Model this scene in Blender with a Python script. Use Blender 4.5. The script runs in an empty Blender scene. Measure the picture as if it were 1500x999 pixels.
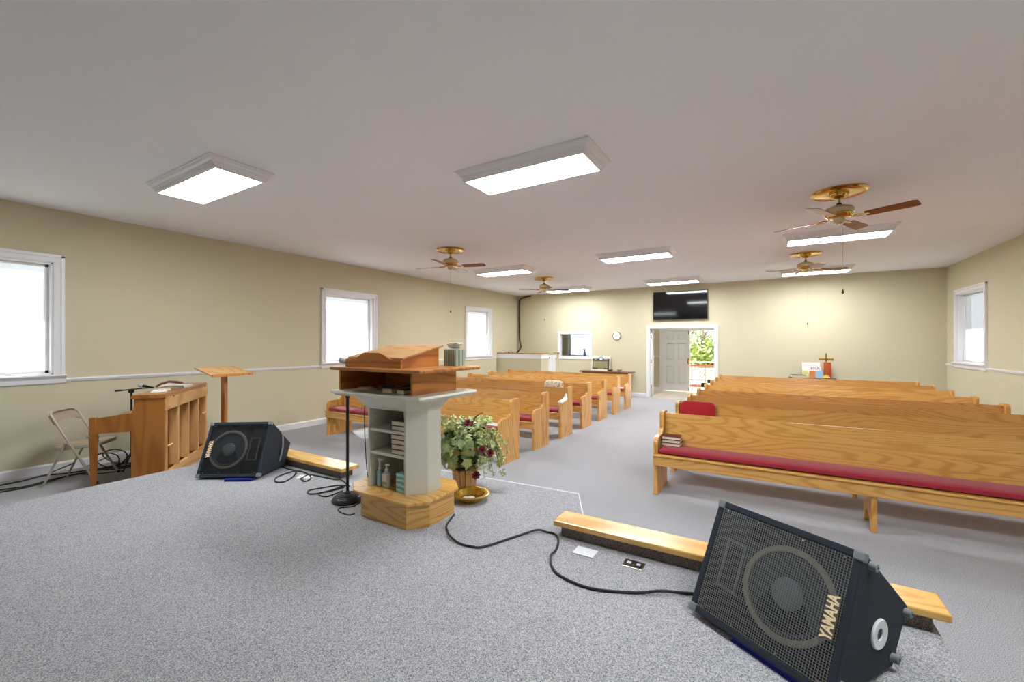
import bpy, bmesh, math, random
from mathutils import Vector, Matrix
random.seed(7)
S = bpy.context.scene
COL = S.collection
PI = math.pi
R = math.radians

# ------------------------------------------------------------------ camera, world, sun, exposure
cam = bpy.data.cameras.new('camera')
cam.sensor_width = 36.0
cam.lens = 36.0 * 620.0 / 1500.0
cam.shift_y = 3.5 / 1500.0
cam.clip_start = 0.05
cam.clip_end = 200
cam_o = bpy.data.objects.new('camera', cam)
COL.objects.link(cam_o)
cam_o.location = (0, 0, 1.6)
cam_o.rotation_euler = (R(90), 0, math.atan2(378.0, 620.0))
S.camera = cam_o

world = bpy.data.worlds.new('sky')
S.world = world
world.use_nodes = True
bg = world.node_tree.nodes['Background']
bg.inputs['Color'].default_value = (0.87, 0.94, 1.0, 1)
bg.inputs['Strength'].default_value = 1.15

sun = bpy.data.lights.new('sun', 'SUN')
sun.energy = 9.0
sun.angle = R(6)
sun.color = (1.0, 0.95, 0.88)
sun_o = bpy.data.objects.new('sun', sun)
COL.objects.link(sun_o)
sun_o.rotation_euler = Vector((0.55, -0.30, -0.65)).to_track_quat('-Z', 'Y').to_euler()

S.view_settings.view_transform = 'Standard'
S.view_settings.look = 'None'
S.view_settings.gamma = 1.0
S.view_settings.use_curve_mapping = False
S.view_settings.exposure = 1.0
LAMP = 23.5          # radiance of the ceiling light lenses

# ------------------------------------------------------------------ materials
MATS = {}


def lin(c):
    return tuple(((v / 255.0) / 12.92 if v / 255.0 <= 0.04045 else ((v / 255.0 + 0.055) / 1.055) ** 2.4) for v in c)


def newmat(name):
    m = bpy.data.materials.new(name)
    m.use_nodes = True
    nt = m.node_tree
    return m, nt, nt.nodes['Principled BSDF']


def setp(p, **kw):
    names = dict(rough='Roughness', metal='Metallic', coat='Coat Weight', coatr='Coat Roughness', spec='Specular IOR Level',
                 trans='Transmission Weight', ior='IOR', sheen='Sheen Weight', alpha='Alpha')
    for k, v in kw.items():
        p.inputs[names[k]].default_value = v


def plain(name, rgb, rough=0.5, var=0.06, vscale=6.0, bump=0.0, bscale=200.0, **kw):
    """one colour with a faint procedural mottling"""
    if name in MATS:
        return MATS[name]
    m, nt, p = newmat(name)
    N, L = nt.nodes, nt.links
    c = lin(rgb)
    tc = N.new('ShaderNodeTexCoord')
    no = N.new('ShaderNodeTexNoise')
    no.inputs['Scale'].default_value = vscale
    no.inputs['Detail'].default_value = 3
    L.new(tc.outputs['Object'], no.inputs['Vector'])
    mix = N.new('ShaderNodeMix')
    mix.data_type = 'RGBA'
    mix.inputs[6].default_value = tuple(v * (1 - var) for v in c) + (1,)
    mix.inputs[7].default_value = tuple(min(1, v * (1 + var)) for v in c) + (1,)
    L.new(no.outputs['Fac'], mix.inputs[0])
    L.new(mix.outputs[2], p.inputs['Base Color'])
    setp(p, rough=rough, **kw)
    if bump:
        n2 = N.new('ShaderNodeTexNoise')
        n2.inputs['Scale'].default_value = bscale
        L.new(tc.outputs['Object'], n2.inputs['Vector'])
        b = N.new('ShaderNodeBump')
        b.inputs['Strength'].default_value = bump
        b.inputs['Distance'].default_value = 0.004
        L.new(n2.outputs['Fac'], b.inputs['Height'])
        L.new(b.outputs['Normal'], p.inputs['Normal'])
    MATS[name] = m
    return m


def wood(name, light, dark, axis='x', k=120.0, scale=4.0, rough=0.3, coat=0.25, amount=0.75, knots=0.0):
    """pine-like grain: stretched contour rings along one axis, fine fibres, optional knots"""
    if name in MATS:
        return MATS[name]
    m, nt, p = newmat(name)
    N, L = nt.nodes, nt.links
    tc = N.new('ShaderNodeTexCoord')
    oi = N.new('ShaderNodeObjectInfo')
    off = N.new('ShaderNodeVectorMath')
    off.operation = 'SCALE'
    off.inputs[0].default_value = (13.1, 7.3, 9.7)
    L.new(oi.outputs['Random'], off.inputs['Scale'])
    add = N.new('ShaderNodeVectorMath')
    add.operation = 'ADD'
    L.new(tc.outputs['Object'], add.inputs[0])
    L.new(off.outputs[0], add.inputs[1])
    mp = N.new('ShaderNodeMapping')
    sc = [1.0, 1.0, 1.0]
    sc['xyz'.index(axis)] = 0.13
    mp.inputs['Scale'].default_value = sc
    L.new(add.outputs[0], mp.inputs['Vector'])
    no = N.new('ShaderNodeTexNoise')
    no.inputs['Scale'].default_value = scale
    no.inputs['Detail'].default_value = 1.5
    no.inputs['Roughness'].default_value = 0.35
    L.new(mp.outputs[0], no.inputs['Vector'])
    mul = N.new('ShaderNodeMath')
    mul.operation = 'MULTIPLY'
    mul.inputs[1].default_value = k
    L.new(no.outputs['Fac'], mul.inputs[0])
    sn = N.new('ShaderNodeMath')
    sn.operation = 'SINE'
    L.new(mul.outputs[0], sn.inputs[0])
    mr = N.new('ShaderNodeMapRange')
    mr.inputs['From Min'].default_value = 0.1
    mr.inputs['From Max'].default_value = 1.0
    mr.inputs['To Max'].default_value = amount
    L.new(sn.outputs[0], mr.inputs['Value'])
    mp2 = N.new('ShaderNodeMapping')
    sc2 = [90.0, 90.0, 90.0]
    sc2['xyz'.index(axis)] = 2.5
    mp2.inputs['Scale'].default_value = sc2
    L.new(add.outputs[0], mp2.inputs['Vector'])
    fb = N.new('ShaderNodeTexNoise')
    fb.inputs['Scale'].default_value = 1.0
    L.new(mp2.outputs[0], fb.inputs['Vector'])
    fm = N.new('ShaderNodeMath')
    fm.operation = 'MULTIPLY'
    fm.inputs[1].default_value = 0.22
    L.new(fb.outputs['Fac'], fm.inputs[0])
    sm = N.new('ShaderNodeMath')
    sm.operation = 'ADD'
    sm.use_clamp = True
    L.new(mr.outputs[0], sm.inputs[0])
    L.new(fm.outputs[0], sm.inputs[1])
    mix = N.new('ShaderNodeMix')
    mix.data_type = 'RGBA'
    mix.inputs[6].default_value = lin(light) + (1,)
    mix.inputs[7].default_value = lin(dark) + (1,)
    L.new(sm.outputs[0], mix.inputs[0])
    out = mix.outputs[2]
    if knots:
        vo = N.new('ShaderNodeTexVoronoi')
        vo.inputs['Scale'].default_value = 3.2
        mp3 = N.new('ShaderNodeMapping')
        sc3 = [1.0, 1.0, 1.0]
        sc3['xyz'.index(axis)] = 0.55
        mp3.inputs['Scale'].default_value = sc3
        L.new(add.outputs[0], mp3.inputs['Vector'])
        L.new(mp3.outputs[0], vo.inputs['Vector'])
        lt = N.new('ShaderNodeMapRange')
        lt.inputs['From Min'].default_value = 0.045
        lt.inputs['From Max'].default_value = 0.02
        lt.inputs['To Max'].default_value = knots
        L.new(vo.outputs['Distance'], lt.inputs['Value'])
        mk = N.new('ShaderNodeMix')
        mk.data_type = 'RGBA'
        L.new(lt.outputs[0], mk.inputs[0])
        L.new(out, mk.inputs[6])
        mk.inputs[7].default_value = lin((78, 36, 14)) + (1,)
        out = mk.outputs[2]
    L.new(out, p.inputs['Base Color'])
    setp(p, rough=rough, coat=coat, coatr=0.18)
    MATS[name] = m
    return m


def carpet(name, lo, hi, scale=230.0):
    m, nt, p = newmat(name)
    N, L = nt.nodes, nt.links
    tc = N.new('ShaderNodeTexCoord')
    no = N.new('ShaderNodeTexNoise')
    no.inputs['Scale'].default_value = scale
    no.inputs['Detail'].default_value = 2
    no.inputs['Roughness'].default_value = 0.7
    L.new(tc.outputs['Object'], no.inputs['Vector'])
    cr = N.new('ShaderNodeValToRGB')
    cr.color_ramp.elements[0].position = 0.36
    cr.color_ramp.elements[0].color = lin(lo) + (1,)
    cr.color_ramp.elements[1].position = 0.62
    cr.color_ramp.elements[1].color = lin(hi) + (1,)
    L.new(no.outputs['Fac'], cr.inputs['Fac'])
    n2 = N.new('ShaderNodeTexNoise')
    n2.inputs['Scale'].default_value = 1.3
    n2.inputs['Detail'].default_value = 4
    L.new(tc.outputs['Object'], n2.inputs['Vector'])
    mr = N.new('ShaderNodeMapRange')
    mr.inputs['To Min'].default_value = 0.9
    mr.inputs['To Max'].default_value = 1.1
    L.new(n2.outputs['Fac'], mr.inputs['Value'])
    vm = N.new('ShaderNodeVectorMath')
    vm.operation = 'SCALE'
    L.new(cr.outputs['Color'], vm.inputs[0])
    L.new(mr.outputs[0], vm.inputs['Scale'])
    L.new(vm.outputs[0], p.inputs['Base Color'])
    b = N.new('ShaderNodeBump')
    b.inputs['Strength'].default_value = 0.55
    b.inputs['Distance'].default_value = 0.006
    L.new(no.outputs['Fac'], b.inputs['Height'])
    L.new(b.outputs['Normal'], p.inputs['Normal'])
    setp(p, rough=0.95, spec=0.1, sheen=0.15)
    MATS[name] = m
    return m


def frosted(name, col, clear):
    """frosted window glass: mostly diffuse transmission, a little straight through"""
    m = bpy.data.materials.new(name)
    m.use_nodes = True
    nt = m.node_tree
    N, L = nt.nodes, nt.links
    for n in list(N):
        N.remove(n)
    out = N.new('ShaderNodeOutputMaterial')
    tr = N.new('ShaderNodeBsdfTranslucent')
    tc = N.new('ShaderNodeTexCoord')
    no = N.new('ShaderNodeTexNoise')
    no.inputs['Scale'].default_value = 120
    L.new(tc.outputs['Object'], no.inputs['Vector'])
    mx = N.new('ShaderNodeMix')
    mx.data_type = 'RGBA'
    mx.inputs[6].default_value = tuple(v * 0.93 for v in col) + (1,)
    mx.inputs[7].default_value = tuple(min(1, v * 1.05) for v in col) + (1,)
    L.new(no.outputs['Fac'], mx.inputs[0])
    L.new(mx.outputs[2], tr.inputs['Color'])
    tp = N.new('ShaderNodeBsdfTransparent')
    tp.inputs['Color'].default_value = (0.95, 0.97, 1.0, 1)
    ms = N.new('ShaderNodeMixShader')
    ms.inputs[0].default_value = clear
    L.new(tr.outputs[0], ms.inputs[1])
    L.new(tp.outputs[0], ms.inputs[2])
    gl = N.new('ShaderNodeBsdfGlossy')
    gl.inputs['Roughness'].default_value = 0.25
    m2 = N.new('ShaderNodeMixShader')
    m2.inputs[0].default_value = 0.05
    L.new(ms.outputs[0], m2.inputs[1])
    L.new(gl.outputs[0], m2.inputs[2])
    L.new(m2.outputs[0], out.inputs['Surface'])
    MATS[name] = m
    return m


def clearglass(name, tint=(0.95, 0.98, 1.0)):
    m = bpy.data.materials.new(name)
    m.use_nodes = True
    nt = m.node_tree
    N, L = nt.nodes, nt.links
    for n in list(N):
        N.remove(n)
    out = N.new('ShaderNodeOutputMaterial')
    tp = N.new('ShaderNodeBsdfTransparent')
    tp.inputs['Color'].default_value = tint + (1,)
    gl = N.new('ShaderNodeBsdfGlossy')
    gl.inputs['Roughness'].default_value = 0.03
    ms = N.new('ShaderNodeMixShader')
    ms.inputs[0].default_value = 0.07
    L.new(tp.outputs[0], ms.inputs[1])
    L.new(gl.outputs[0], ms.inputs[2])
    L.new(ms.outputs[0], out.inputs['Surface'])
    MATS[name] = m
    return m


def emitter(name, rgb, strength):
    m = bpy.data.materials.new(name)
    m.use_nodes = True
    p = m.node_tree.nodes['Principled BSDF']
    p.inputs['Base Color'].default_value = (0.9, 0.9, 0.9, 1)
    p.inputs['Emission Color'].default_value = rgb + (1,)
    p.inputs['Emission Strength'].default_value = strength
    MATS[name] = m
    return m


PEW = wood('pine_along', (222, 169, 92), (188, 126, 52), 'x', k=150, scale=3.6, rough=0.26, coat=0.4, amount=0.5)
PEWZ = wood('pine_upright', (222, 169, 92), (186, 124, 50), 'z', k=90, scale=3.6, rough=0.3, coat=0.3)
PEWY = wood('pine_depth', (222, 169, 92), (186, 124, 50), 'y', k=90, scale=3.6, rough=0.3, coat=0.3)
CURBW = wood('golden_pine', (232, 186, 104), (212, 154, 70), 'x', k=70, scale=3.0, rough=0.2, coat=0.5, knots=0.8)
BASEW = wood('pulpit_base_pine', (230, 182, 102), (204, 142, 62), 'x', k=120, scale=4.4, rough=0.25, coat=0.4, knots=0.8)
BOXW = wood('stained_pine', (200, 132, 64), (158, 90, 36), 'x', k=70, scale=4.0, rough=0.3, coat=0.3, knots=0.9)
BOXWY = wood('stained_pine_depth', (200, 132, 64), (158, 90, 36), 'y', k=70, scale=4.0, rough=0.3, coat=0.3, knots=0.9)
PIANOW = wood('piano_walnut', (170, 108, 42), (142, 82, 26), 'z', k=40, scale=4.0, rough=0.35, coat=0.25, amount=0.6)
PIANOX = wood('piano_walnut_along', (170, 108, 42), (142, 82, 26), 'x', k=40, scale=4.0, rough=0.35, coat=0.25, amount=0.6)
PALEW = wood('raw_pine', (216, 170, 112), (190, 138, 80), 'x', k=50, scale=4.0, rough=0.55, coat=0.0)
PALEZ = wood('raw_pine_upright', (216, 170, 112), (190, 138, 80), 'z', k=50, scale=4.0, rough=0.55, coat=0.0)
STANDW = wood('cedar_post', (196, 132, 62), (150, 84, 30), 'z', k=60, scale=5.0, rough=0.5, coat=0.05, knots=0.95)
PLYW = wood('plywood_top', (192, 146, 94), (168, 120, 70), 'x', k=50, scale=4.0, rough=0.45, coat=0.1)
DARKW = wood('dark_table_wood', (128, 76, 42), (92, 50, 26), 'x', k=50, scale=5.0, rough=0.35, coat=0.2)
BLADEW = wood('fan_blade_oak', (132, 70, 34), (88, 42, 18), 'x', k=60, scale=6.0, rough=0.35, coat=0.2)
CAPW = wood('rail_cap_wood', (190, 130, 66), (150, 92, 40), 'x', k=50, scale=4.0, rough=0.35, coat=0.2)

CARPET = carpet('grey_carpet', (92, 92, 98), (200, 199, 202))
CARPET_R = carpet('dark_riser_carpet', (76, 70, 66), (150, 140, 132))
WALL = plain('beige_wall_paint', (208, 200, 171), 0.75, 0.02, 1.5, 0.05, 300)
CEIL = plain('ceiling_paint', (240, 243, 249), 0.85, 0.02, 0.8, 0.1, 250)
TRIM = plain('white_trim_paint', (232, 232, 234), 0.35, 0.02, 3)
TILE = plain('cream_tile', (214, 200, 182), 0.35, 0.06, 3)
CREAM = plain('cream_gloss_paint', (218, 218, 204), 0.3, 0.02, 3)
RED = plain('burgundy_cushion', (156, 12, 44), 0.8, 0.12, 40, 0.35, 420, sheen=0.3)
REDT = plain('scarlet_cushion', (176, 10, 26), 0.8, 0.12, 30, 0.3, 300, sheen=0.3)
BLACKP = plain('black_plastic', (24, 24, 26), 0.4, 0.1, 30)
BLACKC = plain('black_speaker_carpet', (40, 47, 58), 0.95, 0.85, 420, 0.9, 420)
BLACKB = plain('black_baffle', (56, 64, 73), 0.6, 0.1, 20)
GRILLE = plain('grille_wire', (160, 163, 163), 0.35, 0.1, 60, metal=0.6)
GRILLEB = plain('grille_wire_dark', (58, 58, 58), 0.45, 0.1, 60, metal=0.3)
STEELG = plain('grey_corner_plastic', (120, 128, 132), 0.5, 0.1, 30)
BRASS = plain('polished_brass', (212, 172, 88), 0.14, 0.08, 12, metal=1.0)
ABRASS = plain('antique_cream_brass', (196, 186, 150), 0.28, 0.08, 12, metal=0.5)
GOLD = plain('gold_plate_metal', (226, 190, 92), 0.16, 0.05, 12, metal=0.85)
CABLE = plain('black_cable', (20, 20, 22), 0.5, 0.1, 30)
CABLEB = plain('brown_cable', (66, 40, 30), 0.6, 0.2, 30)
CHAIRM = plain('beige_enamel', (186, 176, 158), 0.35, 0.04, 20, metal=0.2)
CHAIRP = plain('beige_vinyl', (172, 154, 130), 0.5, 0.06, 20)
PAPER = plain('white_paper', (236, 234, 228), 0.7, 0.03, 20)
PAGES = plain('page_edges', (226, 216, 196), 0.8, 0.08, 180)
BOOKR = plain('maroon_book_cloth', (98, 42, 34), 0.6, 0.1, 30)
BOOKB = plain('black_book_cover', (26, 24, 24), 0.5, 0.1, 30)
BOOKT = plain('tan_book_cover', (150, 128, 96), 0.6, 0.1, 30)
BLUE = plain('blue_binder', (38, 52, 150), 0.4, 0.08, 20)
WHITEP = plain('white_plastic', (226, 228, 232), 0.4, 0.03, 20)
MESHS = plain('silver_mesh', (176, 182, 190), 0.5, 0.12, 300)
CHROME = plain('steel', (170, 170, 168), 0.25, 0.05, 20, metal=1.0)
SCREEN = plain('black_screen', (10, 10, 12), 0.07, 0.05, 5)
LENS = emitter('lit_lens', (0.925, 0.972, 1.0), LAMP)
LENS2 = emitter('foyer_fill_lens', (0.925, 0.972, 1.0), LAMP * 0.2)  # weaker glow for the foyer lamp added as fill light
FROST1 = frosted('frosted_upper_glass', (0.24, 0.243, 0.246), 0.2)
FROST2 = frosted('frosted_lower_glass', (0.60, 0.602, 0.60), 0.4)
GLASS = clearglass('clear_glass')
DIRT = plain('pale_concrete', (206, 198, 188), 0.9, 0.06, 3)
LAWN = plain('lawn', (146, 160, 96), 0.95, 0.25, 6)
BRICK = plain('red_brick', (164, 92, 70), 0.9, 0.15, 20)
IRON = plain('black_iron', (54, 52, 52), 0.6, 0.1, 20)
# ------------------------------------------------------------------ geometry helpers


class MB:
    def __init__(self):
        self.v, self.f = [], []

    def add(self, vs, fs, M=None):
        b = len(self.v)
        for p in vs:
            self.v.append(tuple(M @ Vector(p)) if M is not None else tuple(p))
        for f in fs:
            self.f.append(tuple(b + i for i in f))
        return self

    def box(self, x0, x1, y0, y1, z0, z1, M=None):
        vs = [(x0, y0, z0), (x1, y0, z0), (x1, y1, z0), (x0, y1, z0), (x0, y0, z1), (x1, y0, z1), (x1, y1, z1), (x0, y1, z1)]
        return self.add(vs, [(3, 2, 1, 0), (4, 5, 6, 7), (0, 1, 5, 4), (1, 2, 6, 5), (2, 3, 7, 6), (3, 0, 4, 7)], M)

    def prism(self, poly, axis, a, b, M=None):
        """poly in the two remaining axes (in x,y,z order), extruded along axis from a to b"""
        n = len(poly)

        def P(u, w, t):
            return {'x': (t, u, w), 'y': (u, t, w), 'z': (u, w, t)}[axis]
        vs = [P(u, w, a) for u, w in poly] + [P(u, w, b) for u, w in poly]
        fs = [tuple(range(n)), tuple(range(2 * n - 1, n - 1, -1))]
        for i in range(n):
            j = (i + 1) % n
            fs.append((i, i + n, j + n, j))
        return self.add(vs, fs, M)

    def lathe(self, prof, seg=24, M=None, closed=False):
        """profile of (r, z) turned about z"""
        vs, fs = [], []
        n = len(prof)
        for i in range(seg):
            a = 2 * PI * i / seg
            for r, z in prof:
                vs.append((max(r, 1e-5) * math.cos(a), max(r, 1e-5) * math.sin(a), z))
        for i in range(seg):
            j = (i + 1) % seg
            for k in range(n - 1 if not closed else n):
                l = (k + 1) % n
                fs.append((i * n + k, j * n + k, j * n + l, i * n + l))
        return self.add(vs, fs, M)

    def tube(self, pts, r, seg=8, M=None, caps=True):
        pts = [Vector(p) for p in pts]
        n = len(pts)
        rs = r if isinstance(r, (list, tuple)) else [r] * n
        vs, fs = [], []
        up = None
        for i, p in enumerate(pts):
            t = (pts[min(i + 1, n - 1)] - pts[max(i - 1, 0)])
            t = t.normalized() if t.length > 1e-9 else Vector((0, 0, 1))
            if up is None:
                up = t.orthogonal().normalized()
            else:
                up = (up - t * up.dot(t))
                up = up.normalized() if up.length > 1e-6 else t.orthogonal().normalized()
            w = t.cross(up)
            for k in range(seg):
                a = 2 * PI * k / seg
                vs.append(tuple(p + (up * math.cos(a) + w * math.sin(a)) * rs[i]))
        for i in range(n - 1):
            for k in range(seg):
                l = (k + 1) % seg
                fs.append((i * seg + k, i * seg + l, (i + 1) * seg + l, (i + 1) * seg + k))
        if caps:
            fs.append(tuple(range(seg - 1, -1, -1)))
            fs.append(tuple((n - 1) * seg + k for k in range(seg)))
        return self.add(vs, fs, M)

    def loft(self, rings, M=None, caps=True):
        n = len(rings[0])
        vs = [p for r in rings for p in r]
        fs = []
        for i in range(len(rings) - 1):
            for k in range(n):
                l = (k + 1) % n
                fs.append((i * n + k, i * n + l, (i + 1) * n + l, (i + 1) * n + k))
        if caps:
            fs.append(tuple(range(n - 1, -1, -1)))
            fs.append(tuple((len(rings) - 1) * n + k for k in range(n)))
        return self.add(vs, fs, M)

    def mesh(self, name, mat, bevel=0.0, smooth=False, segs=2):
        bm = bmesh.new()
        vs = [bm.verts.new(p) for p in self.v]
        for f in self.f:
            try:
                bm.faces.new([vs[i] for i in f])
            except ValueError:
                pass
        bmesh.ops.recalc_face_normals(bm, faces=bm.faces[:])
        if bevel:
            es = [e for e in bm.edges if len(e.link_faces) == 2 and e.calc_face_angle(0) > 0.5]
            bmesh.ops.bevel(bm, geom=es, offset=bevel, segments=segs, affect='EDGES', profile=0.5, clamp_overlap=True)
        me = bpy.data.meshes.new(name)
        bm.to_mesh(me)
        bm.free()
        me.materials.append(mat)
        if smooth:
            me.polygons.foreach_set('use_smooth', [True] * len(me.polygons))
            me.set_sharp_from_angle(angle=0.7)
        return me

    def build(self, name, mat, parent=None, bevel=0.0, smooth=False, local=False, segs=2):
        return link(name, self.mesh(name, mat, bevel, smooth, segs), parent, local)


def link(name, me, parent=None, local=False):
    o = bpy.data.objects.new(name, me)
    COL.objects.link(o)
    if parent is not None:
        o.parent = parent
        if not local:
            o.matrix_parent_inverse = parent.matrix_basis.inverted()
    return o


def tag(o, label=None, cat=None, group=None, kind=None):
    if label:
        o['label'] = label
    if cat:
        o['category'] = cat
    if group:
        o['group'] = group
    if kind:
        o['kind'] = kind
    return o


def thing(name, loc, label, cat, group=None, rz=0.0, rot=None):
    o = bpy.data.objects.new(name, None)
    o.empty_display_size = 0.1
    COL.objects.link(o)
    o.location = loc
    o.rotation_euler = rot if rot else (0, 0, rz)
    return tag(o, label, cat, group)


def copy_tree(o, parent=None):
    c = o.copy()
    COL.objects.link(c)
    c.parent = parent
    for ch in list(o.children):
        copy_tree(ch, c)
    return c


def struct(name, mb, mat, parent=None, bevel=0.0, smooth=False):
    o = mb.build(name, mat, parent, bevel, smooth)
    if parent is None:
        o['kind'] = 'structure'
    return o


def smoothpath(pts, n=6):
    """Catmull-Rom through the points"""
    P = [Vector(p) for p in pts]
    out = []
    for i in range(len(P) - 1):
        p0, p1, p2, p3 = P[max(i - 1, 0)], P[i], P[i + 1], P[min(i + 2, len(P) - 1)]
        for k in range(n):
            t = k / n
            out.append(0.5 * ((2 * p1) + (p2 - p0) * t + (2 * p0 - 5 * p1 + 4 * p2 - p3) * t * t + (3 * p1 - p0 - 3 * p2 + p3) * t ** 3))
    out.append(P[-1])
    return out


def lettering(name, txt, size, mat, parent, M, depth=0.001, local=True, bold=0.0, sx=1.0):
    cu = bpy.data.curves.new(name, 'FONT')
    cu.body = txt
    cu.size = size
    cu.align_x = 'CENTER'
    cu.align_y = 'CENTER'
    cu.extrude = depth
    cu.offset = bold
    o = bpy.data.objects.new(name + '_tmp', cu)
    COL.objects.link(o)
    bpy.context.view_layer.update()
    dg = bpy.context.evaluated_depsgraph_get()
    me = bpy.data.meshes.new_from_object(o.evaluated_get(dg))
    bpy.data.objects.remove(o)
    bpy.data.curves.remove(cu)
    me.transform(M @ Matrix.Diagonal((sx, 1, 1, 1)))
    me.materials.clear()
    me.materials.append(mat)
    return link(name, me, parent, local)


def frame_matrix(o, u, v):
    u, v = Vector(u).normalized(), Vector(v).normalized()
    w = u.cross(v)
    return Matrix(((u.x, v.x, w.x, o[0]), (u.y, v.y, w.y, o[1]), (u.z, v.z, w.z, o[2]), (0, 0, 0, 1)))


# ------------------------------------------------------------------ room constants
XL, XR, YF, YB, ZC = -7.6, 3.3, 12.85, -3.2, 3.27
YE = 14.9           # outer wall of the foyer
HS = 0.25           # platform height


def wallboxes(mb, axis, a, b, lo, hi, z0, z1, holes):
    """wall slab a..b thick on axis, running lo..hi, with rectangular holes (l0, l1, h0, h1)"""
    cuts = sorted({lo, hi} | {h[0] for h in holes} | {h[1] for h in holes})
    for i in range(len(cuts) - 1):
        c0, c1 = cuts[i], cuts[i + 1]
        mid = (c0 + c1) / 2
        hs = sorted([(h[2], h[3]) for h in holes if h[0] < mid < h[1]])
        z = z0
        segs = []
        for h0, h1 in hs:
            if h0 > z:
                segs.append((z, h0))
            z = h1
        if z < z1:
            segs.append((z, z1))
        for s0, s1 in segs:
            if axis == 'x':
                mb.box(a, b, c0, c1, s0, s1)
            else:
                mb.box(c0, c1, a, b, s0, s1)


# ------------------------------------------------------------------ structure
struct('floor', MB().box(XL - 0.2, XR + 0.2, YB - 0.2, YF, -0.1, 0.0), CARPET)
struct('ceiling', MB().box(XL - 0.2, XR + 0.2, YB - 0.2, YE + 0.2, ZC, ZC + 0.1), CEIL)
WZ0, WZ1 = 1.21, 2.60            # clear window opening
LW = [(0.33, 1.52), (5.29, 6.48), (9.93, 11.12)]
RW = [(0.33, 1.52), (5.29, 6.48), (10.92, 12.24)]
mb = MB()
wallboxes(mb, 'x', XL - 0.2, XL, YB, YE + 0.2, 0, ZC, [(a, b, WZ0, WZ1) for a, b in LW])
struct('wall_left', mb, WALL)
mb = MB()
wallboxes(mb, 'x', XR, XR + 0.2, YB, YE + 0.2, 0, ZC, [(a, b, WZ0, WZ1) for a, b in RW])
struct('wall_right', mb, WALL)
struct('wall_back', MB().box(XL - 0.2, XR + 0.2, YB - 0.2, YB, 0, ZC), WALL)
DX0, DX1, DZ = -3.06, -1.30, 2.04   # foyer doorway
IX0, IX1, IZ0, IZ1 = -5.96, -4.93, 1.17, 1.91   # inner window
mb = MB()
wallboxes(mb, 'y', YF, YF + 0.12, XL, XR, 0, ZC, [(DX0, DX1, 0, DZ), (IX0, IX1, IZ0, IZ1)])
struct('wall_far', mb, WALL)
# outer wall behind the foyer and the side room
EX0, EX1 = -3.12, -1.32
OX0, OX1, OZ0, OZ1 = -6.55, -5.05, 1.12, 2.25
mb = MB()
wallboxes(mb, 'y', YE, YE + 0.2, XL, XR, 0, ZC, [(EX0, EX1, 0, 2.04), (OX0, OX1, OZ0, OZ1)])
struct('wall_foyer_outer', mb, WALL)
struct('wall_foyer_side', MB().box(-3.92, -3.82, YF + 0.12, YE, 0, ZC), WALL)
struct('wall_foyer_end', MB().box(-0.6, -0.5, YF + 0.12, YE, 0, ZC), WALL)
fl = struct('floor_foyer', MB().box(XL, XR, YF, YE + 0.2, -0.1, -0.006), TILE)
for i in range(9):
    for j in range(5):
        MB().box(-3.8 + i * 0.36 + 0.004, -3.8 + (i + 1) * 0.36 - 0.004, YF + 0.13 + j * 0.4, YF + 0.13 + (j + 1) * 0.4 - 0.008, -0.006, 0.0).build('tile', TILE, fl)

# platform with a chamfered projection in the middle
stage_poly = [(-5.48, YB), (0.68, YB), (0.68, 2.86), (-1.24, 2.86), (-1.24, 3.10), (-1.47, 3.56), (-3.30, 3.44), (-3.66, 3.02), (-3.66, 2.86), (-5.48, 2.86)]
struct('floor_stage', MB().prism(stage_poly, 'z', 0.0, HS), CARPET, bevel=0.012)
# white nosing along the edge of the projection
nos = MB()
P = [(-1.24, 3.10), (-1.47, 3.56), (-3.30, 3.44), (-3.66, 3.02)]
nos.tube([(x, y + 0.004, HS - 0.004) for x, y in P], 0.0065, 6)
struct('trim_1', nos, TRIM, smooth=True)

# baseboards and chair rails
BB = 0.115


def base_y(name, x, sgn, spans):
    b = MB()
    for a, c in spans:
        b.prism([(x, 0), (x + sgn * 0.016, 0), (x + sgn * 0.016, BB - 0.02), (x + sgn * 0.006, BB), (x, BB)], 'y', a, c)
    struct(name, b, TRIM)


def prism_y_swap(b, poly, a, c):
    b.prism(poly, 'y', a, c)


base_y('baseboard_left', XL, 1, [(YB, 11.55)])
base_y('baseboard_right', XR, -1, [(YB, YF)])
b = MB()
for a, c in ((-5.9, DX0 - 0.09), (DX1 + 0.09, XR)):
    b.prism([(YF, 0), (YF - 0.016, 0), (YF - 0.016, BB - 0.02), (YF - 0.006, BB), (YF, BB)], 'x', a, c)
struct('baseboard_far', b, TRIM)
b = MB()
b.prism([(YE, 0), (YE - 0.016, 0), (YE - 0.016, BB), (YE, BB)], 'x', -3.82, EX0 - 0.08)
struct('baseboard_foyer', b, TRIM)


def rail_y(name, x, sgn, spans):
    b = MB()
    for a, c in spans:
        b.prism([(x, 1.118), (x + sgn * 0.012, 1.118), (x + sgn * 0.02, 1.135), (x + sgn * 0.026, 1.15), (x + sgn * 0.02, 1.163), (x, 1.166)], 'y', a, c)
    struct(name, b, TRIM)


rail_y('trim_2', XL, 1, [(YB, 0.22), (1.63, 5.18), (6.59, 9.82), (11.23, 11.6)])
rail_y('trim_3', XR, -1, [(YB, 0.22), (1.63, 5.18), (6.59, 10.81), (12.35, YF)])
b = MB()
b.prism([(YE, 1.118), (YE - 0.02, 1.118), (YE - 0.026, 1.15), (YE, 1.166)], 'x', -3.82, EX0 - 0.08)
struct('trim_4', b, TRIM)

WN = [0]


def frost_outer(o, d):
    """only the outer face of a pane is frosted, the rest of the sheet is clear"""
    o.data.materials.append(GLASS)
    for p in o.data.polygons:
        p.material_index = 0 if p.normal.dot(Vector(d)) > 0.5 else 1



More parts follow.
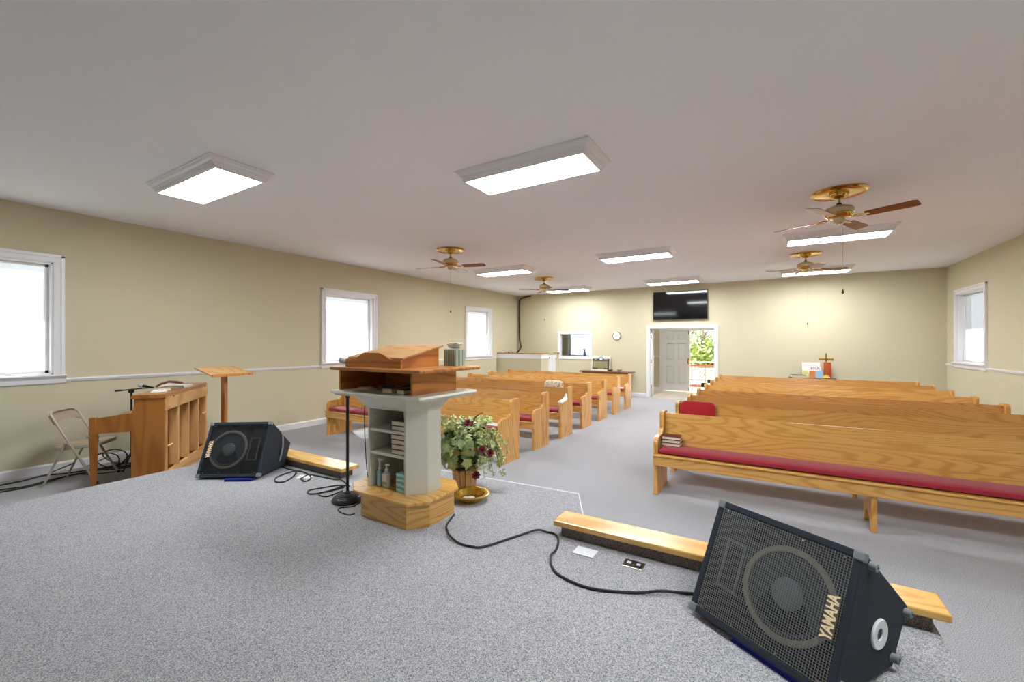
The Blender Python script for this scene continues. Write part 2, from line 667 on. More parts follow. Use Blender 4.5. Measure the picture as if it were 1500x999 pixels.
def window(side, y0, y1, desc):
    """casing, recessed jamb, sill, two frosted sashes. side: -1 left wall, +1 right wall"""
    WN[0] += 1
    x = XL if side < 0 else XR
    s = -side                     # into the room
    z0, z1 = WZ0, WZ1
    w = 0.095
    c = MB()
    # stepped casing: two side boards and a head
    for (ya, yb) in ((y0 - w, y0), (y1, y1 + w)):
        outer = ya if ya < y0 else yb
        lo_, hi_ = min(x, x + s * 0.02), max(x, x + s * 0.02)
        c.box(lo_, hi_, ya, yb, z0 - 0.02, z1)
    lo_, hi_ = min(x, x + s * 0.02), max(x, x + s * 0.02)
    c.box(lo_, hi_, y0 - w, y1 + w, z1, z1 + w)
    # raised outer band
    lo_, hi_ = min(x, x + s * 0.032), max(x, x + s * 0.032)
    c.box(lo_, hi_, y0 - w - 0.004, y0 - w + 0.03, z0 - 0.02, z1 + w)
    c.box(lo_, hi_, y1 + w - 0.03, y1 + w + 0.004, z0 - 0.02, z1 + w)
    c.box(lo_, hi_, y0 - w - 0.004, y1 + w + 0.004, z1 + w - 0.03, z1 + w + 0.006)
    # inner bead
    lo_, hi_ = min(x, x + s * 0.026), max(x, x + s * 0.026)
    c.box(lo_, hi_, y0 - 0.03, y0 - 0.008, z0, z1 + 0.02)
    c.box(lo_, hi_, y1 + 0.008, y1 + 0.03, z0, z1 + 0.02)
    c.box(lo_, hi_, y0 - 0.03, y1 + 0.03, z1 + 0.008, z1 + 0.03)
    o = struct('window_%d' % WN[0], c, TRIM, bevel=0.003)
    # jamb lining
    j = MB()
    xi, xo = x, x - s * 0.2
    a, b_ = min(xi, xo), max(xi, xo)
    j.box(a, b_, y0, y0 + 0.018, z0, z1)
    j.box(a, b_, y1 - 0.018, y1, z0, z1)
    j.box(a, b_, y0, y1, z1 - 0.018, z1)
    j.box(a, b_, y0, y1, z0, z0 + 0.018)
    j.build('jamb', TRIM, o)
    # sill with apron mould below
    sl = MB()
    sl.prism([(x - s * 0.02, z0 + 0.004), (x + s * 0.062, z0 + 0.004), (x + s * 0.066, z0 - 0.012), (x + s * 0.05, z0 - 0.03), (x + s * 0.03, z0 - 0.05),
              (x + s * 0.026, z0 - 0.10), (x + s * 0.016, z0 - 0.112), (x, z0 - 0.112)], 'y', y0 - w - 0.012, y1 + w + 0.012)
    sl.build('sill', TRIM, o, bevel=0.002)
    zm = (z0 + z1) / 2 - 0.02
    for nm, za, zb, dx, mt in (('upper_sash', zm, z1 - 0.018, 0.095, FROST1), ('lower_sash', z0 + 0.018, zm, 0.095, FROST2)):
        f = MB()
        xa, xb = sorted((x - s * dx, x - s * (dx + 0.028)))
        t = 0.032
        f.box(xa, xb, y0 + 0.018, y0 + 0.018 + t, za, zb)
        f.box(xa, xb, y1 - 0.018 - t, y1 - 0.018, za, zb)
        if nm == 'upper_sash':
            f.box(xa, xb, y0 + 0.018, y1 - 0.018, zb - t, zb)
        else:
            f.box(xa, xb, y0 + 0.018, y1 - 0.018, za, za + t)
        so = f.build(nm, TRIM, o)
        xm = (xa + xb) / 2
        pn_ = MB().box(xm - 0.002, xm + 0.002, y0 + 0.03, y1 - 0.03, za + (0.0 if nm == 'upper_sash' else 0.004), zb).build('pane', mt, so)
        frost_outer(pn_, (side, 0, 0))
    tag(o, desc)
    return o


window(-1, *LW[0], 'white framed frosted window beside the folding chair')
window(-1, *LW[1], 'white framed frosted window behind the pulpit')
window(-1, *LW[2], 'white framed frosted window nearest the corner cord')
window(1, *RW[0], 'frosted window on the right wall beside the platform')
window(1, *RW[1], 'frosted window on the right wall beside the front pews')
window(1, *RW[2], 'white framed frosted window on the right wall by the far corner')

# inner window into the side room
WN[0] += 1
c = MB()
w = 0.085
c.box(IX0 - w, IX0, YF - 0.022, YF, IZ0 - w, IZ1 + w)
c.box(IX1, IX1 + w, YF - 0.022, YF, IZ0 - w, IZ1 + w)
c.box(IX0, IX1, YF - 0.022, YF, IZ1, IZ1 + w)
c.box(IX0, IX1, YF - 0.022, YF, IZ0 - w, IZ0)
o = struct('window_%d' % WN[0], c, TRIM, bevel=0.003)
tag(o, 'small white framed inner window beside the round clock')
j = MB()
j.box(IX0, IX0 + 0.015, YF, YF + 0.12, IZ0, IZ1)
j.box(IX1 - 0.015, IX1, YF, YF + 0.12, IZ0, IZ1)
j.box(IX0, IX1, YF, YF + 0.12, IZ1 - 0.015, IZ1)
j.box(IX0, IX1, YF, YF + 0.12, IZ0, IZ0 + 0.015)
j.build('jamb', TRIM, o)
MB().box(IX0 + 0.01, IX1 - 0.01, YF + 0.05, YF + 0.056, IZ0 + 0.01, IZ1 - 0.01).build('pane', GLASS, o)
# outer window of the side room
WN[0] += 1
c = MB()
c.box(OX0 - w, OX0, YE - 0.022, YE, OZ0 - w, OZ1 + w)
c.box(OX1, OX1 + w, YE - 0.022, YE, OZ0 - w, OZ1 + w)
c.box(OX0, OX1, YE - 0.022, YE, OZ1, OZ1 + w)
o = struct('window_%d' % WN[0], c, TRIM, bevel=0.003)
tag(o, 'bright frosted window seen through the inner window')
MB().box(OX0 - 0.2, OX1 + 0.4, YE - 0.12, YE + 0.0, OZ0 - 0.04, OZ0).build('sill', TRIM, o)
f = MB()
for a, b_ in ((OX0, OX0 + 0.05), (OX1 - 0.05, OX1)):
    f.box(a, b_, YE + 0.06, YE + 0.1, OZ0, OZ1)
f.box(OX0, OX1, YE + 0.06, YE + 0.1, OZ1 - 0.05, OZ1)
f.box(OX0, OX1, YE + 0.06, YE + 0.1, OZ0, OZ0 + 0.05)
f.build('sash', TRIM, o)
MB().box(OX0 + 0.03, OX1 - 0.03, YE + 0.078, YE + 0.082, OZ0 + 0.03, OZ1 - 0.03).build('pane', FROST2, o)
frost_outer(o.children[-1] if o.children[-1].name.startswith('pane') else [q for q in o.children if q.name.startswith('pane')][0], (0, 1, 0))

# foyer doorway casing
w = 0.085
c = MB()
c.box(DX0 - w, DX0, YF - 0.022, YF, 0, DZ + w)
c.box(DX1, DX1 + w, YF - 0.022, YF, 0, DZ + w)
c.box(DX0, DX1, YF - 0.022, YF, DZ, DZ + w)
c.box(DX0, DX0 + 0.018, YF, YF + 0.12, 0, DZ)
c.box(DX1 - 0.018, DX1, YF, YF + 0.12, 0, DZ)
c.box(DX0, DX1, YF, YF + 0.12, DZ - 0.018, DZ)
struct('trim_5', c, TRIM, bevel=0.003)
c = MB()
for a, b_ in ((EX0 - w, EX0), (EX1, EX1 + w)):
    c.box(a, b_, YE - 0.022, YE, 0, 2.04 + w)
c.box(EX0, EX1, YE - 0.022, YE, 2.04, 2.04 + w)
c.box(EX0, EX0 + 0.018, YE, YE + 0.2, 0, 2.04)
c.box(EX1 - 0.018, EX1, YE, YE + 0.2, 0, 2.04)
c.box(EX0, EX1, YE, YE + 0.2, 2.022, 2.04)
struct('trim_6', c, TRIM, bevel=0.003)

# glazed leaf of the inner doors, swung into the foyer
dd = MB()
x0, x1 = DX0 + 0.024, DX0 + 0.066
y0, y1 = YF + 0.10, YF + 0.97
dd.box(x0, x1, y0, y0 + 0.11, 0.012, 2.015)
dd.box(x0, x1, y1 - 0.11, y1, 0.012, 2.015)
dd.box(x0, x1, y0, y1, 0.012, 0.24)
dd.box(x0, x1, y0, y1, 1.90, 2.015)
d1 = struct('door_1', dd, TRIM, bevel=0.003)
tag(d1, 'white glazed door leaf swung open into the foyer')
for i in range(1, 5):
    zz = 0.24 + i * (1.66 / 5)
    MB().box(x0 + 0.006, x1 - 0.006, y0 + 0.1, y1 - 0.1, zz - 0.012, zz + 0.012).build('muntin', TRIM, d1)
MB().box(x0 + 0.006, x1 - 0.006, (y0 + y1) / 2 - 0.012, (y0 + y1) / 2 + 0.012, 0.24, 1.9).build('muntin', TRIM, d1)
for i in range(5):
    for jn in range(2):
        ya = y0 + 0.11 + jn * 0.325
        MB().box((x0 + x1) / 2 - 0.002, (x0 + x1) / 2 + 0.002, ya, ya + 0.325, 0.24 + i * 0.332, 0.24 + (i + 1) * 0.332).build('pane', GLASS, d1)
for zz in (0.32, 1.06, 1.80):
    MB().box(x0 - 0.006, x1 - 0.02, y0 - 0.028, y0 - 0.001, zz - 0.05, zz + 0.05).build('hinge', BRASS, d1, bevel=0.004)
k = MB()
k.tube([(x1, y1 - 0.06, 0.98), (x1 + 0.04, y1 - 0.06, 0.98)], 0.01, 8)
k.tube([(x1 + 0.04, y1 - 0.06, 0.98), (x1 + 0.04, y1 - 0.16, 0.98)], 0.009, 8)
k.build('door_handle', BRASS, d1, smooth=True)
HG = Matrix.Translation((DX0 + 0.024, YF + 0.09, 0))
d1.matrix_basis = HG @ Matrix.Rotation(R(10), 4, 'Z') @ HG.inverted()

# six panel outer door, closed leaf
x0, x1 = EX0 + 0.02, EX0 + 0.87
yd0, yd1 = YE + 0.03, YE + 0.075
dd = MB()
dd.box(x0, x1, yd0 + 0.034, yd1, 0.012, 2.02)
st = 0.115
mid = (x0 + x1) / 2
for a, b_ in ((x0, x0 + st), (mid - 0.055, mid + 0.055), (x1 - st, x1)):
    dd.box(a, b_, yd0, yd0 + 0.034, 0.012, 2.02)
zs = [(0.012, 0.26), (0.86, 1.03), (1.62, 1.72), (1.90, 2.02)]
for a, b_ in zs:
    for u0, u1 in ((x0 + st, mid - 0.055), (mid + 0.055, x1 - st)):
        dd.box(u0, u1, yd0, yd0 + 0.034, a, b_)
d2 = struct('door_2', dd, TRIM)
tag(d2, 'white six panel outer door with brass knob')
for a, b_ in ((x0 + st, mid - 0.055), (mid + 0.055, x1 - st)):
    for za, zb in ((0.26, 0.86), (1.03, 1.62), (1.72, 1.90)):
        MB().box(a + 0.03, b_ - 0.03, yd0 + 0.014, yd0 + 0.034, za + 0.03, zb - 0.03).build('panel', TRIM, d2, bevel=0.01)
k = MB()
k.box(x1 - 0.075, x1 - 0.025, yd0 - 0.006, yd0, 0.93, 1.10)
k.lathe([(0, -0.055), (0.02, -0.053), (0.028, -0.035), (0.02, -0.02), (0.012, 0)], 14, Matrix.Translation((x1 - 0.05, yd0, 1.0)) @ Matrix.Rotation(R(-90), 4, 'X'))
k.build('door_handle', BRASS, d2, smooth=True)
for za, zb in ((1.90, 2.0), (0.03, 0.14)):
    MB().box(x1 - 0.05, x1 - 0.02, yd0 - 0.012, yd0, za, zb).build('flush_bolt', CHROME, d2, bevel=0.003)
# ------------------------------------------------------------------ half wall in the far left corner, with its gate
hw = MB()
hw.box(XL, -6.0, 11.55, 11.66, 0, 1.27)
hw.box(-6.11, -6.0, 11.66, 12.05, 0, 1.27)
hw.box(-6.11, -6.0, 12.70, YF, 0, 1.27)
hwo = struct('wall_half', hw, WALL)
tag(hwo, 'low beige half wall in the far left corner')
cap = MB()
cap.prism([(XL, 11.52), (-5.97, 11.52), (-5.97, 12.06), (-6.14, 12.06), (-6.14, 11.69), (XL, 11.69)], 'z', 1.27, 1.30)
cap.build('cap', CAPW, hwo, bevel=0.006)
MB().box(-6.14, -5.97, 12.69, YF, 1.27, 1.30).build('cap', CAPW, hwo, bevel=0.006)
cv = MB()
cv.prism([(11.55, 1.12), (11.536, 1.12), (11.53, 1.15), (11.536, 1.17), (11.54, 1.2), (11.54, 1.25), (11.525, 1.27), (11.55, 1.27)], 'x', XL, -6.0)
cv.prism([(-6.0, 1.12), (-5.986, 1.12), (-5.98, 1.15), (-5.986, 1.17), (-5.99, 1.2), (-5.99, 1.25), (-5.975, 1.27), (-6.0, 1.27)], 'y', 11.55, 12.05)
cv.build('moulding', TRIM, hwo)
gt = MB()
gt.box(-6.075, -6.035, 12.06, 12.69, 0.02, 1.22)
g = tag(gt.build('gate', TRIM, bevel=0.004), 'white half height gate set in the low wall below the inner window', 'gate')
for a, b_ in ((12.13, 12.35), (12.40, 12.62)):
    MB().box(-6.037, -6.028, a, b_, 0.12, 1.12).build('panel', TRIM, g, bevel=0.004)
k = MB()
k.lathe([(0.0, 0.06), (0.022, 0.055), (0.028, 0.04), (0.02, 0.025), (0.012, 0.0)], 14, Matrix.Translation((-6.035, 12.12, 1.14)) @ Matrix.Rotation(R(90), 4, 'Y'))
k.build('knob', BRASS, g, smooth=True)
for zz in (0.3, 1.08):
    MB().box(-6.036, -6.026, 12.655, 12.69, zz - 0.04, zz + 0.04).build('hinge', CHROME, g, bevel=0.002)

# thick brown cord bundle in the corner
pts = smoothpath([(-7.05, YF - 0.05, 3.235), (-7.30, YF - 0.05, 3.2), (-7.46, YF - 0.06, 3.14), (-7.50, YF - 0.06, 2.95), (-7.50, YF - 0.06, 2.2), (-7.49, YF - 0.06, 1.75),
                  (-7.45, YF - 0.07, 1.58), (-7.42, YF - 0.10, 1.46), (-7.43, YF - 0.3, 1.30), (-7.42, YF - 0.8, 1.0), (-7.40, YF - 0.85, 0.5), (-7.40, YF - 0.85, 0.02)])
cb = tag(MB().tube(pts, 0.026, 8).build('cord_bundle', CABLEB, smooth=True), 'thick dark brown cord bundle climbing the far left corner to the ceiling', 'cord')
for i in range(6):
    t = pts[20 + 2 * i]
    MB().lathe([(0.026, -0.012), (0.031, -0.006), (0.031, 0.006), (0.026, 0.012)], 8, Matrix.Translation(t)).build('wrapping_tape', CABLE, cb)
# loose plugs on the cap
for i, (x, y) in enumerate(((-7.28, 11.60), (-7.14, 11.62))):
    t = MB()
    t.tube(smoothpath([(x - 0.10, y, 1.308), (x - 0.05, y + 0.02, 1.325), (x, y, 1.31), (x + 0.05, y - 0.02, 1.335), (x + 0.09, y, 1.308)]), 0.008, 6)
    t.box(x + 0.06, x + 0.11, y - 0.012, y + 0.012, 1.30, 1.325)
    tag(t.build('plug_lead', CABLE, smooth=True), ('short black plug lead on the half wall cap, nearer the window wall', 'short black plug lead on the half wall cap, nearer the gate')[i], 'cord', 'plug leads on the half wall cap')

# ------------------------------------------------------------------ pews
PL = 3.62


def pew_profile():
    p = [(0.02, 0.0), (0.50, 0.0), (0.515, 0.45), (0.515, 0.80), (0.50, 0.826), (0.47, 0.836), (0.345, 0.836), (0.322, 0.826), (0.312, 0.80)]
    p += [(0.308, 0.66), (0.300, 0.640), (0.280, 0.634), (0.272, 0.615), (0.25, 0.604), (0.14, 0.602)]
    for i in range(1, 6):
        a = PI / 2 * i / 5
        p.append((0.10 - 0.085 * math.sin(a) + 0.0, 0.530 + 0.07 * math.cos(a)))
    p += [(0.015, 0.44), (0.02, 0.42)]
    return p


def clip(poly, lo, hi):
    def half(pl, c, keep_gt):
        out = []
        for i in range(len(pl)):
            a, b = pl[i], pl[(i + 1) % len(pl)]
            ia, ib = ((a[0] >= c) == keep_gt), ((b[0] >= c) == keep_gt)
            if ia:
                out.append(a)
            if ia != ib:
                t = (c - a[0]) / (b[0] - a[0])
                out.append((c, a[1] + t * (b[1] - a[1])))
        return out
    return half(half(poly, lo, True), hi, False)


def make_pew(name, loc, label):
    r = thing(name, loc, label, 'pew', 'pews facing the platform')
    prof = pew_profile()
    for x0, x1 in ((0, 0.045), (PL - 0.045, PL)):
        for lo, hi in ((-0.1, 0.1695), (0.1705, 0.3395), (0.3405, 0.6)):
            MB().prism(clip(prof, lo, hi), 'x', x0, x1).build('end_board', PEWZ, r, bevel=0.0035, local=True)
        MB().box(x0 - 0.006, x1 + 0.006, 0.008, 0.512, 0, 0.018).build('foot_strip', PEWY, r, bevel=0.003, local=True)
    # seat, apron
    MB().box(0.045, PL - 0.045, 0.0, 0.37, 0.405, 0.428).build('seat', PEW, r, bevel=0.005, local=True)
    MB().box(0.0, PL, -0.006, 0.018, 0.312, 0.405).build('apron', PEW, r, bevel=0.004, local=True)
    MB().box(0.0, PL, -0.016, 0.014, 0.4055, 0.4285).build('seat_nosing', PEW, r, bevel=0.007, local=True)
    # reclined back of four boards
    n = 4
    A, B = Vector((0, 0.325, 0.43)), Vector((0, 0.385, 0.818))
    d = (B - A)
    nn = Vector((0, d.z, -d.y)).normalized()
    for i in range(n):
        a, b_ = A + d * (i / n) + d.normalized() * 0.0006, A + d * ((i + 1) / n) - d.normalized() * 0.0006
        th = 0.024
        q = [a, b_, b_ + nn * th, a + nn * th]
        MB().prism([(p.y, p.z) for p in q], 'x', 0.045, PL - 0.045).build('back_board', PEW, r, bevel=0.0025, local=True)
    # middle leg with curved foot
    lp = [(0.03, 0.0), (0.07, 0.0), (0.075, 0.03), (0.11, 0.10), (0.20, 0.14), (0.30, 0.10), (0.335, 0.03), (0.34, 0.0), (0.38, 0.0), (0.38, 0.405), (0.018, 0.405), (0.018, 0.0)]
    MB().prism(lp[:-1], 'x', PL / 2 - 0.02, PL / 2 + 0.02).build('leg', PEWZ, r, bevel=0.003, local=True)
    return r


def make_cushion(loc, label):
    n = 10
    y0, y1, z0, h = 0.02, 0.318, 0.4285, 0.062
    ring = []
    for i in range(16):
        a = 2 * PI * i / 16
        cx, cz = math.cos(a), math.sin(a)
        ring.append(((y0 + y1) / 2 + (y1 - y0) / 2 * math.copysign(abs(cx) ** 0.45, cx), z0 + h / 2 + h / 2 * math.copysign(abs(cz) ** 0.7, cz)))
    xs = [(0.052, 0.55), (0.058, 0.8), (0.075, 0.96), (0.11, 1.0)] + [(0.11 + (PL - 0.22) * i / n, 1.0) for i in range(1, n)] + [(PL - 0.11, 1.0), (PL - 0.075, 0.96), (PL - 0.058, 0.8), (PL - 0.052, 0.55)]
    my, mz = (y0 + y1) / 2, z0 + h / 2
    rings = [[(x, my + (y - my) * (0.9 + 0.1 * s), max(z0, mz + (z - mz) * s)) for y, z in ring] for x, s in xs]
    o = MB().loft(rings).build('seat_cushion', RED, smooth=True)
    o.location = loc
    return tag(o, label, 'cushion', 'long red pew cushions')


ORD = ['front', 'second', 'third', 'fourth', 'fifth', 'sixth', 'seventh', 'eighth']
proto = None
PITCH_L, PITCH_R = 0.935, 0.935
LP, RP = [], []
cush = None
for side, cnt, x0, pitch in (('left', 7, -6.62, PITCH_L), ('right', 8, -1.06, PITCH_R)):
    for i in range(cnt):
        loc = (x0, 4.61 + i * pitch, 0)
        where = 'by the window wall' if side == 'left' else 'on the cross side'
        if side == 'left':
            lab = '%s honey pine pew from the platform, on the pulpit side of the aisle' % ORD[i] if i else 'honey pine front pew beside the potted ivy, left of the aisle'
            cl = 'long burgundy cushion on the %s pew left of the aisle' % ORD[i]
        else:
            lab = '%s honey pine pew from the platform, right of the aisle' % ORD[i] if i else 'honey pine front pew right of the aisle with three stacked hymnals'
            cl = 'long burgundy cushion on the %s pew right of the aisle' % ORD[i]
        if proto is None:
            proto = make_pew('pew', loc, lab)
            p = proto
            cush = make_cushion(loc, cl)
        else:
            p = copy_tree(proto)
            p.location = loc
            p['label'] = lab
            c = cush.copy()
            COL.objects.link(c)
            c.location = loc
            c['label'] = cl
        (LP if side == 'left' else RP).append(loc)

# ------------------------------------------------------------------ small things on the pews


def book(name, loc, size, rz, cover, label, group=None, pages=PAGES, flip=1):
    """closed book lying flat: two covers, a spine and a block of pages"""
    w, d, h = size
    r = thing(name, loc, label, 'book', group, rz)
    t = min(0.0035, h * 0.14)
    c = MB()
    c.box(-w / 2, w / 2, -d / 2, d / 2, 0, t)
    c.box(-w / 2, w / 2, -d / 2, d / 2, h - t, h)
    c.box(-w / 2, -w / 2 + t, -d / 2, d / 2, 0, h)
    c.build('cover', cover, r, local=True)
    MB().box(-w / 2 + t, w / 2 - 0.004, -d / 2 + 0.004, d / 2 - 0.004, t, h - t).build('pages', pages, r, local=True)
    return r


px, py, _ = RP[0]
for i in range(3):
    book('hymnal', (px + 0.145, py + 0.24, 0.4905 + i * 0.036), (0.19, 0.145, 0.035), R(90 + 2 * i) if False else R(3 * i - 2), BOOKR,
         ('lowest', 'middle', 'top')[i] + ' maroon hymnal of the stack on the front right pew', 'hymnals stacked on the front right pew')


def softbox(name, mat, cx, cy, cz, sx, sy, sz, label, cat, rx=0.0, rz=0.0, tuft=None, e=0.35):
    """a stuffed rounded pad; sizes are full extents"""
    mb_ = MB()
    nu, nv = 28, 14
    vs, fs = [], []
    for j in range(nv + 1):
        v = -PI / 2 + PI * j / nv
        for i in range(nu):
            u = 2 * PI * i / nu
            f = lambda c, ex: math.copysign(abs(c) ** ex, c)
            x = f(math.cos(v), 0.8) * f(math.cos(u), e)
            z = f(math.cos(v), 0.8) * f(math.sin(u), e)
            y = f(math.sin(v), 0.8)
            vs.append((x * sx / 2, y * sy / 2, z * sz / 2))
    for j in range(nv):
        for i in range(nu):
            k2 = (i + 1) % nu
            fs.append((j * nu + i, j * nu + k2, (j + 1) * nu + k2, (j + 1) * nu + i))
    mb_.add(vs, fs)
    r = thing(name, (cx, cy, cz - sz / 2 * math.cos(rx)), label, cat, rot=(rx, 0, rz))
    M = Matrix.Translation((0, 0, sz / 2))
    for k2, v in enumerate(mb_.v):
        mb_.v[k2] = tuple(M @ Vector(v))
    mb_.build('pad', mat, r, smooth=True, local=True)
    if tuft:
        for tx, tz in tuft:
            MB().lathe([(0, 0.006), (0.008, 0.005), (0.011, 0.0), (0.0, -0.004)], 10, Matrix.Translation((tx, -sy / 2 + 0.006, sz / 2 + tz)) @ Matrix.Rotation(R(90), 4, 'X')).build('tuft_button', mat, r, smooth=True, local=True)
    return r


px, py, _ = RP[1]
softbox('chair_pad', REDT, px + 0.27, py + 0.27, 0.675, 0.42, 0.085, 0.37, 'scarlet tufted back pad leaning on the second pew right of the aisle', 'cushion', rx=R(-9),
        tuft=[(-0.1, 0.02), (0.08, 0.02), (-0.1, -0.1), (0.08, -0.1)], e=0.3)
FLORAL, nt, pb = newmat('floral_fabric')
N_, L_ = nt.nodes, nt.links
tc = N_.new('ShaderNodeTexCoord')
vo = N_.new('ShaderNodeTexVoronoi')
vo.inputs['Scale'].default_value = 26
L_.new(tc.outputs['Object'], vo.inputs['Vector'])
cr = N_.new('ShaderNodeValToRGB')
cr.color_ramp.elements[0].position = 0.2
cr.color_ramp.elements[0].color = lin((120, 104, 92)) + (1,)
cr.color_ramp.elements[1].position = 0.42
cr.color_ramp.elements[1].color = lin((222, 206, 182)) + (1,)
L_.new(vo.outputs['Distance'], cr.inputs['Fac'])
L_.new(cr.outputs['Color'], pb.inputs['Base Color'])
setp(pb, rough=0.9)
px, py, _ = LP[3]
softbox('throw_pillow', FLORAL, -3.72, py + 0.26, 0.675, 0.42, 0.11, 0.37, 'beige floral pillow propped on the fourth pew left of the aisle', 'pillow', rx=R(-9), e=0.4)


def rumpled(name, cx, cy, cz, w, d, label, cat, amp=0.02, mat=PAPER, seed=1, rz=0.0, base=0.004):
    rnd = random.Random(seed)
    n = 7
    H = [[base + rnd.random() * amp for _ in range(n)] for _ in range(n)]
    vs, fs = [], []
    for s in (0, 1):
        for i in range(n):
            for j in range(n):
                edge = 0.3 if i in (0, n - 1) or j in (0, n - 1) else 1
                vs.append(((i / (n - 1) - 0.5) * w, (j / (n - 1) - 0.5) * d, (H[i][j] * edge if s else max(0.0, H[i][j] * edge - base * 0.9))))
    for i in range(n - 1):
        for j in range(n - 1):
            a = i * n + j
            fs.append((a, a + n, a + n + 1, a + 1))
            fs.append((n * n + a, n * n + a + 1, n * n + a + n + 1, n * n + a + n))
    o = MB().add(vs, fs).build(name, mat, smooth=True)
    o.location = (cx, cy, cz)
    o.rotation_euler = (0, 0, rz)
    return tag(o, label, cat)


px, py, _ = LP[2]
tp = MB()
rings = []
for i, (yy, zz, hw_) in enumerate(((0.05, 0.585, 0.04), (0.04, 0.607, 0.05), (0.12, 0.625, 0.055), (0.20, 0.63, 0.05), (0.25, 0.66, 0.035), (0.28, 0.72, 0.02))):
    rings.append([(-hw_, yy, zz), (-hw_ * 0.4, yy + 0.01, zz + 0.014), (hw_ * 0.5, yy - 0.01, zz + 0.006), (hw_, yy, zz), (hw_ * 0.4, yy + 0.005, zz - 0.008), (-hw_ * 0.5, yy, zz - 0.006)])
o = tp.loft(rings).build('tissue', PAPER, smooth=True)
o.location = (px + PL - 0.022, py, 0)
tag(o, 'crumpled white tissue over the arm of the third pew left of the aisle', 'tissue')
px, py, _ = LP[0]
rumpled('bulletin', px + PL - 0.24, py + 0.215, 0.4905, 0.28, 0.17, 'white printed bulletin on the front pew cushion behind the potted ivy', 'paper', 0.004, rz=R(6), seed=4)
px, py, _ = LP[6]
rumpled('paper_sheet', px + PL - 0.22, py + 0.2, 0.4905, 0.26, 0.2, 'loose white paper on the seventh pew left of the aisle', 'paper', 0.012, rz=R(-8), seed=6)
px, py, _ = RP[4]
for kk, i in enumerate((4, 5)):  # small black blocks at two pew ends, kind not known
    px, py, _ = RP[i]
    t = MB()
    t.box(-0.05, 0.0, 0.34, 0.42, 0.775, 0.85)
    t.box(-0.05, 0.03, 0.35, 0.41, 0.838, 0.85)
    o = t.build('black_block', BLACKP, bevel=0.004)
    o.location = (px - 0.002, py, 0)
    tag(o, 'small black block on the aisle end of the %s pew right of the aisle' % ORD[i], 'clip', 'black blocks on the pew ends')
# ------------------------------------------------------------------ curbs along the front of the platform
def curb(x0, x1, label):
    r = thing('platform_curb', ((x0 + x1) / 2, 2.80, HS), label, 'curb', 'wooden topped curbs on the platform edge')
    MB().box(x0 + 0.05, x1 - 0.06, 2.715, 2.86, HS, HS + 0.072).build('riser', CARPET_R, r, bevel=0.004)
    MB().box(x0, x1, 2.685, 2.895, HS + 0.072, HS + 0.110).build('board', CURBW, r, bevel=0.008)
    return r


curb(-1.30, 0.71, 'carpeted curb with glossy pine board behind the near black speaker')
curb(-5.47, -3.60, 'carpeted curb with glossy pine board beside the far black speaker')

# floor plates in the platform carpet
def plate(name, x0, x1, y0, y1, mat, label, cat):
    r = thing(name, ((x0 + x1) / 2, (y0 + y1) / 2, HS), label, cat)
    MB().box(x0, x1, y0, y1, HS, HS + 0.005).build('cover_plate', mat, r, bevel=0.002)
    return r


plate('blank_floor_plate', -1.09, -0.95, 2.53, 2.635, WHITEP, 'white blank floor plate in front of the near curb', 'plate')
r = plate('floor_outlet', -0.77, -0.648, 2.543, 2.635, CHROME, 'steel floor outlet in front of the near curb', 'outlet')
for xx in (-0.738, -0.68):
    MB().box(xx - 0.02, xx + 0.02, 2.565, 2.615, HS + 0.005, HS + 0.008).build('socket', BLACKP, r, bevel=0.002)
    MB().box(xx - 0.012, xx + 0.012, 2.578, 2.602, HS + 0.008, HS + 0.0095).build('socket_face', WHITEP, r, bevel=0.001)
o = rumpled('paper_sheet', -4.02, 2.57, HS, 0.15, 0.10, 'small white paper lying beside the far curb and cables', 'paper', 0.004, seed=9, rz=R(30))

# ------------------------------------------------------------------ pulpit
cx = -2.557
pr = thing('pulpit', (cx, 2.5, HS), 'cream and pine pulpit with sloped reading top and open shelves', 'pulpit')
base = [(-2.735, 2.215), (-2.246, 2.215), (-2.137, 2.342), (-2.15, 2.64), (-2.27, 2.76), (-2.80, 2.76), (-2.90, 2.64), (-2.86, 2.36)]
n = len(base)
for i in range(n):           # plinth boards, one per side
    a, b_ = Vector(base[i] + (0,)), Vector(base[(i + 1) % n] + (0,))
    d = (b_ - a).normalized()
    nrm = Vector((-d.y, d.x, 0))
    q = [a + d * 0.0005, b_ - d * 0.0005, b_ - d * 0.009 + nrm * 0.018, a + d * 0.009 + nrm * 0.018]
    # local frame keeps the grain running along the board
    L_ = (b_ - a).length
    M = Matrix.Translation(a) @ Matrix.Rotation(math.atan2(d.y, d.x), 4, 'Z')
    o = MB().prism([(0.0005, 0), (L_ - 0.0005, 0), (L_ - 0.009, 0.018), (0.009, 0.018)], 'z', HS, 0.425).build('plinth_board', BASEW, pr, bevel=0.0015)
    o.matrix_basis = M
top = [(-2.80, 2.19), (-2.227, 2.19), (-2.115, 2.315), (-2.13, 2.67), (-2.26, 2.80), (-2.85, 2.80), (-2.97, 2.67), (-2.96, 2.315)]
MB().prism(top, 'z', 0.425, 0.45).build('plinth_top', BASEW, pr, bevel=0.006)
# column
yf, yb_ = 2.31, 2.70
hf, hw_ = 0.212, 0.322


def colpoly(hf, hw_, yf, y1, y2, yb_):
    return [(cx - hf, yf), (cx + hf, yf), (cx + hw_, y1), (cx + hw_, y2), (cx + hf, yb_), (cx - hf, yb_), (cx - hw_, y2), (cx - hw_, y1)]


